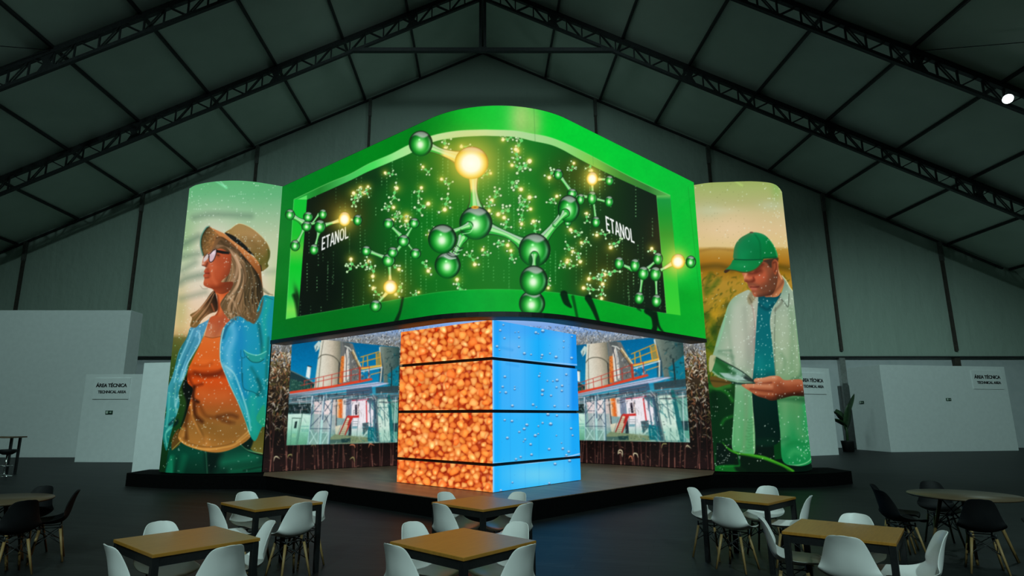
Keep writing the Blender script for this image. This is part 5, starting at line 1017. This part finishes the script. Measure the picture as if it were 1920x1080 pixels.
# bracing cables under the roof skin
for (x0, y0, x1, y1) in ((-23.9, 21.7, -17.2, 15.5), (17.2, 15.5, 23.9, 21.7), (-17.2, 21.7, -23.9, 15.5), (23.9, 15.5, 17.3, 21.7)):
    MB().tube([(x0, y0, zr(x0)-.2), (x1, y1, zr(x1)-.2)], .015, 6).build('bracing_cable', M['steel'], ceil)
for sx, nm in ((-1, 'wall_left'), (1, 'wall_right')):
    struct(nm, MB().box((min(sx*32.05, sx*32.4), YB, 0), (max(sx*32.05, sx*32.4), YG+.4, 7.1)), M['fabric'])
mb = MB(); pts = [(-32.05, 0), (32.05, 0)]+[(x, z+.02) for x, z in prof[::-1]]; k = len(pts)
mb.add([(x, YB, z) for x, z in pts]+[(x, YB-.2, z) for x, z in pts], [tuple(range(k-1, -1, -1)), tuple(range(k, 2*k))]+[(i, (i+1) % k, k+(i+1) % k, k+i) for i in range(k)])
struct('wall_front', mb, M['fabric'])
ZR = 5.1
mb = MB(); pts = [(-32.05, ZR-.15), (32.05, ZR-.15)]+[(x, z+.02) for x, z in prof[::-1]]; k = len(pts)
mb.add([(x, YG, z) for x, z in pts]+[(x, YG+.15, z) for x, z in pts], [tuple(range(k)), tuple(range(2*k-1, k-1, -1))]+[(i, k+i, k+(i+1) % k, (i+1) % k) for i in range(k)])
wb = struct('wall_back', mb, M['fabric'])
MB().box((-32, YG+.2, 0), (32, YG+.4, ZR)).build('lower_panel', M['lower'], wb)
MB().box((-32, YG-.12, ZR-.16), (32, YG+.2, ZR-.1)).build('rail', M['steel'], wb)
for x in (6.93, 13.65, 20.25, 26.75):
    for s in (-1, 1):
        z = zr(x); MB().box((s*x-.065, YG-.17, ZR+.2), (s*x+.065, YG-.01, z-1.3)).build('gable_post', M['post'], wb)
        MB().box((s*x-.09, YG-.19, z-1.35), (s*x+.09, YG-.01, z-.2)).build('post_head', M['posthead'], wb)
        MB().box((s*x-.16, YG-.05, 0), (s*x+.16, YG+.19, ZR-.1)).build('lower_post', M['post'] if s > 0 and x > 25 else M['alu'], wb)
for s in (-1, 1): MB().bar((0, YG-.1, APEX-.22), (s*30.2, YG-.1, zr(30.2)-.22), .1, .1).build('gable_rafter', M['steel'], wb)

def truss(y, label, tie):
    t = thing('roof_truss', label, 'truss', (0, y, 0)); o = []
    up, lo = .2, 1.02                          # distances of the two chords below the roof skin
    xe = 30.0
    m1, m2, m3 = MB(), MB(), MB()
    for s in (-1, 1):
        m1.bar((0, y, APEX-up), (s*xe, y, zr(xe)-up), .18, .24); m2.bar((0, y, APEX-lo), (s*xe, y, zr(xe)-lo), .15, .14)
        L = 1.72; k = 0
        while (k+1)*L < xe:
            a, b, c_ = k*L, (k+.5)*L, (k+1)*L
            for d in (-.05, .05):
                m3.bar((s*a, y+d, zr(a)-lo), (s*b, y+d, zr(b)-up), .045, .04); m3.bar((s*b, y+d, zr(b)-up), (s*c_, y+d, zr(c_)-lo), .045, .04)
            m3.bar((s*a, y, zr(a)-lo), (s*a, y, zr(a)-up), .06, .07); m3.bar((s*(b+.08), y, zr(b)-lo), (s*(b+.08), y, zr(b)-up), .06, .06)
            if k % 4 == 2:
                x0 = (k+.15)*L; m4 = MB(); m4.add([(s*x, y+d, zr(x)-h) for d in (-.07, .07) for x, h in ((x0-.42, lo), (x0+.35, lo), (x0+.1, .66), (x0+.3, up), (x0-.36, up), (x0-.1, .6))], [(0, 1, 2, 3, 4, 5), (11, 10, 9, 8, 7, 6)]+[(i, (i+1) % 6+6, i+6) for i in range(6)]+[(i, (i+1) % 6, (i+1) % 6+6) for i in range(6)]); o.append(m4.build('gusset_plate', M['steel'], t))
            k += 1
    o += [m1.build('upper_chord', M['steel'], t), m2.build('lower_chord', M['steel'], t), m3.build('web_lattice', M['steel'], t)]
    m = MB(); m.bar((-6.75, y, tie), (6.75, y, tie), .22, .2); o.append(m.build('tie_beam', M['steel'], t))
    m = MB(); m.bar((-.12, y, tie), (-.12, y, APEX-.3), .13, .16); m.bar((.12, y, tie), (.12, y, APEX-.3), .13, .16); m.box((-.2, y-.1, tie-.12), (.2, y+.1, tie+.15)); o.append(m.build('king_post', M['steel'], t))
    local(t, o)
truss(27.84, 'dark lattice roof truss farther from the camera, with tie beam and king post', 20.2)
truss(21.68, 'dark lattice roof truss nearer the camera, carrying the lit floodlight', 20.2)

# ------------------------------------------------------------------ white panels, signs, plant
def panel(name, label, pts, h, cat='panel', group=None):
    x = sum(p[0] for p in pts)/len(pts); y = sum(p[1] for p in pts)/len(pts)
    o = MB().prism([(p[0]-x, p[1]-y) for p in pts], 0, h).build(name, M['panel'], bevel=.008); o.location = (x, y, 0); return tag(o, label, cat, group, 'thing')
panel('white_partition', 'tall wide white partition at left behind the bar table', [(-27, 26.3), (-15.6, 26.3), (-15.6, 27.25), (-27, 27.25)], 6.3)
panel('white_partition', 'low white partition with technical area sign, left of the plain white panel', [(-15.49, 23.67), (-11.2, 23.4), (-11.2, 23.5), (-15.48, 23.77)], 3.3)
panel('white_partition', 'plain white panel standing against the left end of the stage', [(-10.04, 17.9), (-7.6, 17.3), (-7.6, 17.4), (-10.03, 18.0)], 3.25)
panel('white_partition', 'white partition with half-hidden technical area sign beside the green-cap man screen', [(11.9, 26.1), (16.0, 27.95), (15.95, 28.05), (11.85, 26.2)], 3.85)
panel('white_booth', 'large white box booth with technical area sign at right', [(19.7, 30.0), (27.0, 31.3), (26.6, 33.4), (19.45, 32.3)], 4.2, 'booth')

def text_mesh(txt, size, mat_, parent, name, loc, bold=True):
    cu = bpy.data.curves.new('t', 'FONT'); cu.body = txt; cu.size = size; cu.align_x = 'CENTER'; cu.extrude = .004; cu.space_character = .95
    if bold: cu.offset = size*.03
    tmp = bpy.data.objects.new('t', cu); COL.objects.link(tmp); bpy.context.view_layer.update()
    me = bpy.data.meshes.new_from_object(tmp.evaluated_get(bpy.context.evaluated_depsgraph_get())); bpy.data.objects.remove(tmp); bpy.data.curves.remove(cu)
    me.materials.clear(); me.materials.append(mat_)
    o = link(bpy.data.objects.new(name, me), parent); o.location = loc; o.rotation_euler = (R(90), 0, 0); return o
def area_sign(loc, rz, w, h, s, label):
    t = thing('area_sign', label, 'sign', loc, rz, 'technical area signs')
    MB().box((-w/2, -.03, -h/2), (w/2, 0, h/2)).build('board', M['board'], t, bevel=.004)
    text_mesh('ÁREA TÉCNICA', s, M['ink'], t, 'lettering', (0, -.036, .06)); text_mesh('TECHNICAL AREA', s*.78, M['ink'], t, 'lettering', (0.05, -.036, -.06-s*.62))
def exit_sign(loc, rz, label):
    t = thing('exit_sign', label, 'sign', loc, rz, 'emergency exit signs')
    MB().box((-.14, -.03, -.065), (.14, 0, .065)).build('board', M['signgreen'], t)
    m = MB(); m.box((.02, -.034, -.012), (.07, -.03, .012)); m.add([(.07, -.034, -.035), (.115, -.034, 0), (.07, -.034, .035)], [(0, 1, 2)]); m.build('arrow', M['signwhite'], t)
    m = MB(); m.box((-.115, -.034, -.048), (-.03, -.03, .048)); m.build('doorway_pictogram', M['signwhite'], t)
def on(p, q, f, z, out=.005):      # a spot on the front face of the panel p-q
    x = p[0]+(q[0]-p[0])*f; y = p[1]+(q[1]-p[1])*f; a = math.atan2(q[1]-p[1], q[0]-p[0]); return (x+math.sin(a)*out, y-math.cos(a)*out, z), a
l, a = on((-15.49, 23.67), (-11.2, 23.4), .26, 2.75); area_sign(l, a, 1.45, .8, .185, 'technical area sign on the low white partition at left')
l, a = on((-15.49, 23.67), (-11.2, 23.4), .265, 1.85); exit_sign(l, a, 'small green exit sign below the left technical area sign')
l, a = on((11.9, 26.1), (16.0, 27.95), .72, 3.15); area_sign(l, a, 1.75, .95, .215, 'technical area sign partly hidden behind the green-cap man screen')
l, a = on((19.7, 30.0), (27.0, 31.3), .84, 3.52); area_sign(l, a, 1.85, .95, .235, 'technical area sign high on the white box booth')
l, a = on((19.7, 30.0), (27.0, 31.3), .5, 2.52); exit_sign(l, a, 'green exit sign in the middle of the box booth front')
l, a = on((19.45, 32.3), (19.7, 30.0), .35, 2.4); exit_sign(l, a, 'small exit sign on the shaded side of the box booth')

t = thing('potted_plant', 'dark banana plant in black pot beside the white box booth', 'plant', (17.9, 30.4, 0))
MB().lathe([(0, 0), (.24, 0), (.3, .5), (.31, .52), (.27, .52), (.26, .46), (0, .46)], 24).build('pot', M['pot'], t)
MB().tube([(0, 0, .4), (.02, 0, 1.0), (-.02, .02, 1.6)], [.07, .06, .035], 8).build('stem', M['leaf'], t)
def leaf(base, az, L, w, rise, droop):
    v, f = [], []; n = 9
    for i in range(n+1):
        s = i/n; r = L*s*(1-.25*s*droop); z = rise*s-droop*s*s*L*.6; ww = w*math.sin(math.pi*min(1, .08+s*.92))**.7
        cx_, cy_ = math.cos(az), math.sin(az)
        for k, fold in ((-1, .06), (0, 0), (1, .06)): v.append((base[0]+r*cx_-k*ww*cy_, base[1]+r*cy_+k*ww*cx_, base[2]+z+fold*abs(k)))
    for i in range(n): f += [(3*i, 3*i+1, 3*i+4, 3*i+3), (3*i+1, 3*i+2, 3*i+5, 3*i+4)]
    m = MB(); m.add(v, f, True); o = m.build('leaf', M['leaf'], t); s = o.modifiers.new('thick', 'SOLIDIFY'); s.thickness = .006
for base, az, L, w, rise, dr in (((0, 0, 1.45), .2, .75, .17, 1.35, .1), ((0, 0, 1.4), 2.9, .95, .28, 1.15, 1.1), ((0, 0, 1.15), 3.4, 1.0, .26, .75, .6), ((0, 0, 1.0), -1.3, .35, .24, 1.3, .2), ((0, 0, 1.3), 1.6, .7, .22, .9, .5)): leaf(base, az, L, w, rise, dr)

# ------------------------------------------------------------------ chairs and tables
def shell_mesh(mt, parent):
    prof = [(.237, .418, .15), (.233, .432, .178), (.21, .44, .195), (.15, .437, .214), (.06, .428, .228), (-.03, .424, .232), (-.1, .432, .231), (-.15, .456, .226), (-.182, .5, .217), (-.2, .56, .203), (-.215, .63, .184), (-.228, .7, .163), (-.243, .755, .145), (-.256, .79, .131), (-.264, .812, .113), (-.27, .826, .085), (-.272, .83, .05)]
    prof = [(y, z if z < .5 else .5+(z-.5)*.935, w) for y, z, w in prof]
    n = 17; v, f = [], []
    for i, (y, z, w) in enumerate(prof):
        s = i/(len(prof)-1); cup = .035+.05*math.exp(-((s-.48)/.2)**2); back = min(1, max(0, (s-.38)/.25)); back = back*back*(3-2*back); tip = 1 if s < .82 else max(.15, 1-(s-.82)*4)
        for k in range(n):
            u = -1+2*k/(n-1); e = abs(u)**2.3*cup*tip
            v.append((u*w, y+e*back*1.1, z+e*(1-back)))
    for i in range(len(prof)-1): f += [(i*n+k, i*n+k+1, (i+1)*n+k+1, (i+1)*n+k) for k in range(n-1)]
    m = MB(); m.add(v, f, True); o = m.build('seat_shell', mt, parent)
    sd = o.modifiers.new('thick', 'SOLIDIFY'); sd.thickness = .007; sd.offset = -1
    ss = o.modifiers.new('smooth', 'SUBSURF'); ss.levels = 1; ss.render_levels = 2
    return o
def make_chair(name, label, group, mt):
    t = thing(name, label, 'chair', (0, 0, 0), 0, group); parts = [shell_mesh(mt, t)]
    for sx in (-1, 1):
        for sy in (-1, 1):
            parts.append(MB().tube([(sx*.172, sy*.172-.01, 0), (sx*.11, sy*.105-.01, .375)], [.0115, .0155], 12).build('leg', M['dowel'], t))
    m = MB(); c_ = [(-.11, -.115), (.11, -.115), (.11, .095), (-.11, .095)]
    for i in range(4):
        (x0, y0), (x1, y1) = c_[i], c_[(i+1) % 4]
        m.tube([(x0, y0, .375), (x1*1.27, y1*1.27, .2)], .0045, 6); m.tube([(x1, y1, .375), (x0*1.27, y0*1.27, .2)], .0045, 6); m.tube([(x0, y0, .392), (x1, y1, .392)], .006, 6)
        m.tube([(x0, y0, .36), (x0, y0, .43)], .009, 8)
    for i in (0, 1): m.tube([(c_[i][0]*1.26, c_[i][1]*1.26, .21), (0, -.01, .3), (c_[i+2][0]*1.26, c_[i+2][1]*1.26, .21)], .0045, 6)
    parts.append(m.build('wire_brace', M['blackmetal'], t)); return t, parts
protos = {}
def put_chair(kind, bx, by, face, label, group):
    loc = (bx, by, 0); rz = face-math.pi/2
    if kind not in protos:
        protos[kind] = make_chair('moulded_chair', label, group, M['white' if kind == 'w' else 'blackplastic']); t = protos[kind][0]; t.location = loc; t.rotation_euler = (0, 0, rz); return t
    return copy_thing(protos[kind][0], protos[kind][1], label, group, loc, rz)
table_proto = []
def put_table(x, y, yaw, label):
    g = 'square oak tables'
    if table_proto: return copy_thing(table_proto[0], table_proto[1], label, g, (x, y, 0), yaw)
    t = thing('square_table', label, 'table', (x, y, 0), yaw, g); h = .41; ps = []
    ps.append(MB().box((-h, -h, .725), (h, h, .75)).build('tabletop', M['oak'], t, bevel=.003))
    for sx in (-1, 1):
        for sy in (-1, 1): ps.append(MB().box((sx*(h-.03)-.025, sy*(h-.03)-.025, 0), (sx*(h-.03)+.025, sy*(h-.03)+.025, .724)).build('leg', M['blackmetal'], t, bevel=.003))
    m = MB(); q = h-.055
    for k in range(4): m.box((-q, -h+.01, .66), (q, -h+.04, .724), k*math.pi/2)
    ps.append(m.build('apron', M['blackmetal'], t)); table_proto.extend([t, ps]); return t
tables = {'front': (-.153, 5.072, 47, 'nearest square oak table, in the middle under the column'), 'back': (-.006, 7.27, 46, 'middle square oak table close to the stage corner'),
          'L1': (-2.385, 5.169, 48, 'nearer square oak table left of centre'), 'L2': (-2.417, 7.257, 47, 'farther square oak table left of centre, beside the stage edge'),
          'R1': (3.145, 5.56, 52, 'nearer square oak table at right, beside the black chairs'), 'R2': (3.249, 7.737, 43, 'farther square oak table at right, before the man screen')}
seats = {'front': [(-0.452, 5.419, 317.0, 'far left side'), (0.157, 5.405, 227.0, 'far right side'), (-0.496, 4.851, 47.0, 'near left side'), (0.15, 4.817, 137.0, 'near right side')],
         'back': [(-0.301, 7.534, 316.0, 'far left side'), (0.283, 7.54, 226.0, 'far right side'), (-0.304, 6.932, 46.0, 'near left side'), (0.304, 6.943, 136.0, 'near right side')],
         'L1': [(-2.665, 5.448, 318.0, 'far left side'), (-2.552, 4.835, 48.0, 'near left side'), (-2.004, 4.785, 138.0, 'near right side'), (-2.072, 5.505, 214.0, 'far right side')],
         'L2': [(-2.737, 7.573, 317.0, 'far left side'), (-2.125, 7.6, 227.0, 'far right side'), (-2.739, 6.942, 47.0, 'near left side'), (-2.114, 7.002, 137.0, 'near right side')],
         'R1': [(2.802, 5.803, 336.0, 'far left side'), (3.404, 5.859, 232.0, 'far right side'), (2.953, 5.168, 52.0, 'near left side'), (3.5, 5.257, 156.0, 'near right side')],
         'R2': [(2.869, 7.998, 313.0, 'far left side'), (2.933, 7.416, 43.0, 'near left side'), (3.615, 8.188, 223.0, 'far right side'), (3.623, 7.512, 147.0, 'near right side')]}
wh = {'front': 'nearest middle table', 'back': 'middle table by the stage', 'L1': 'nearer left table', 'L2': 'farther left table', 'R1': 'nearer right table', 'R2': 'farther right table'}
for k, (x, y, yaw, lb) in tables.items():
    put_table(x, y, R(yaw), lb)
    for sx, sy, face, side in seats[k]:
        put_chair('w', sx, sy, R(face), 'white moulded chair on the %s of the %s' % (side, wh[k]), 'white chairs round the %s' % wh[k])

rt = []
def round_table(x, y, r, label, rz):
    if rt: return copy_thing(rt[0], rt[1], label, 'round tables', (x, y, 0), rz)
    t = thing('round_table', label, 'table', (x, y, 0), rz, 'round tables'); ps = []
    ps.append(MB().lathe([(0, .726), (r-.012, .726), (r, .738), (r-.004, .75), (0, .75)], 72).build('tabletop', M['oak_dull'], t))
    for sx in (-1, 1):
        for sy in (-1, 1): ps.append(MB().tube([(sx*.3, sy*.3, 0), (sx*.17, sy*.17, .69)], [.016, .022], 12).build('leg', M['dowel'], t))
    m = MB(); q = [(-.17, -.17), (.17, -.17), (.17, .17), (-.17, .17)]
    for i in range(4):
        (x0, y0), (x1, y1) = q[i], q[(i+1) % 4]
        m.tube([(x0, y0, .69), (x1*1.45, y1*1.45, .34)], .006, 6); m.tube([(x1, y1, .69), (x0*1.45, y0*1.45, .34)], .006, 6); m.tube([(x0, y0, .7), (x0*2.2, y0*2.2, .724)], .008, 6); m.tube([(x0, y0, .66), (x0, y0, .724)], .02, 8)
    m.tube([(q[0][0]*1.4, q[0][1]*1.4, .37), (0, 0, .5), (q[2][0]*1.4, q[2][1]*1.4, .37)], .006, 6); m.tube([(q[1][0]*1.4, q[1][1]*1.4, .37), (0, 0, .5), (q[3][0]*1.4, q[3][1]*1.4, .37)], .006, 6)
    ps.append(m.build('wire_brace', M['blackmetal'], t)); rt.extend([t, ps]); return t
round_table(-5.8, 7.5, .6, 'round table with black chairs at the left edge', .4); round_table(6.06, 7.95, .6, 'round table with black chairs at the right edge', .2)
for (cx_, cy_), lst, g in (((-5.8, 7.5), [((-5.82, 8.4), 'behind the left round table'), ((-5.08, 7.95), 'right of the left round table, seen sideways'), ((-5.02, 6.98), 'in front of the left round table, its back to us'), ((-6.35, 6.75), 'at the very left edge, front of the left round table')], 'black chairs round the left table'),
                           ((6.06, 7.95), [((6.38, 8.99), 'behind the right round table'), ((5.3, 8.6), 'left of the right round table, the one behind'), ((4.98, 7.98), 'left of the right round table, the one in front'), ((5.55, 7.05), 'in front of the right round table, its back to us'), ((7.12, 7.6), 'at the right edge beside the right round table'), ((6.55, 6.85), 'at the right edge in front of the right round table')], 'black chairs round the right table')):
    for (bx, by), side in lst:
        face = math.atan2(cy_-by, cx_-bx); put_chair('b', bx+.265*math.cos(face), by+.265*math.sin(face), face, 'black moulded chair %s' % side, g)

t = thing('bar_table', 'dark high bar table at the left edge before the white partition', 'table', (-14.78, 18.9, 0))
MB().box((-1.2, -.35, 1.06), (.62, .35, 1.1)).build('tabletop', M['oak_dull'], t, bevel=.004)
for x in (-1.12, .54):
    for y in (-.17, .17): MB().box((x-.03, y-.03, 0), (x+.03, y+.03, 1.059)).build('leg', M['blackmetal'], t)
t = thing('bar_stool', 'black bar stool with chrome foot tucked under the bar table', 'stool', (-13.9, 18.2, 0))
MB().lathe([(0, .0), (.2, .0), (.2, .012), (.06, .04), (.03, .06), (0, .06)], 32).build('base', M['chrome'], t); MB().tube([(0, 0, .05), (0, 0, .62)], [.028, .022], 12).build('column', M['chrome'], t)
MB().tube([(.17*math.cos(a), .17*math.sin(a), .3) for a in np.linspace(0, 6.2832, 25)], .01, 8, False).tube([(0, 0, .3), (.17, 0, .3)], .009, 8).build('foot_ring', M['chrome'], t)
MB().lathe([(0, .6), (.12, .61), (.2, .66), (.23, .75), (.215, .755), (.18, .7), (0, .67)], 28).build('seat', M['blackplastic'], t)

# ------------------------------------------------------------------ lamps
LAMP = (.64, .98, .93)
def floodlight(x, y, z, aim, watts, label, group, size=95, soft=.25, k=1.0):
    t = thing('floodlight', label, 'lamp', (x, y, z), 0, group)
    d = (Vector(aim)-Vector((x, y, z))).normalized(); rot = d.to_track_quat('-Z', 'Y')
    def place(o): o.rotation_mode = 'QUATERNION'; o.rotation_quaternion = rot; return o
    place(MB().lathe([(r_*k, z_*k) for r_, z_ in ((0, .32), (.12, .32), (.18, .24), (.3, .06), (.33, 0), (.31, 0), (.28, .05), (0, .05))], 32).build('housing', M['lampbody'], t))
    place(MB().lathe([(r_*k, z_*k) for r_, z_ in ((0, .02), (.28, .02), (.28, .035), (0, .035))], 32).build('lens', M['lens'], t))
    m = MB(); m.tube([(0, 0, .2), (0, 0, max(.45, min(1.2, zr(x)-1.12-z)))], .025, 8); m.build('bracket', M['lampbody'], t)
    li = bpy.data.lights.new('lamp_beam', 'SPOT'); li.energy = watts; li.color = LAMP; li.spot_size = R(size); li.spot_blend = .9; li.shadow_soft_size = soft
    lo = bpy.data.objects.new('lamp_beam', li); link(lo, t); lo.rotation_mode = 'QUATERNION'; lo.rotation_quaternion = rot; lo.location = d*.05
def hang(x, drop=1.55): return zr(x)-drop
floodlight(20.4, 21.3, 13.75, (13, 6, 0), 500, 'lit white floodlight under the nearer truss at upper right', 'floodlights', 110, .2, .62)
for x in (-6.2, 6.2): floodlight(x, 21.2, hang(x), (x*.3, 31, 6), 1250, 'floodlight under the nearer truss just above the picture', 'floodlights above the picture', 150, .75)
for x, y, aim, w, sz in ((-11, 3, (-14, 27, 2.5), 6600, 72), (12, 3, (20.5, 29, 0), 11500, 52), (-5, -15, (-2.5, 7.5, 0), 10500, 60), (6, -15, (3.2, 7.5, 0), 10500, 60)):
    floodlight(x, y, hang(x), aim, w, 'floodlight high above and behind the camera, pointed into the hall', 'floodlights over the seating', sz)
w = bpy.data.worlds.new('night'); scene.world = w; w.use_nodes = True; w.node_tree.nodes['Background'].inputs[0].default_value = (.002, .003, .003, 1)

# ------------------------------------------------------------------ camera and view
cam = bpy.data.cameras.new('camera'); co = bpy.data.objects.new('camera', cam); link(co)
co.location = tuple(EYE); co.rotation_euler = (R(90)+PITCH, 0, 0); cam.sensor_width = 36; cam.lens = 36*FPX/1920; cam.shift_x = (960-PX)/1920; cam.clip_end = 300; cam.clip_start = .05
scene.camera = co
vs = scene.view_settings; vs.view_transform = 'Standard'; vs.look = 'None'; vs.exposure = 0; vs.gamma = 1; vs.use_curve_mapping = False
scene.cycles.use_denoising = True; scene.cycles.max_bounces = 8; scene.cycles.diffuse_bounces = 4; scene.cycles.caustics_reflective = False; scene.cycles.caustics_refractive = False
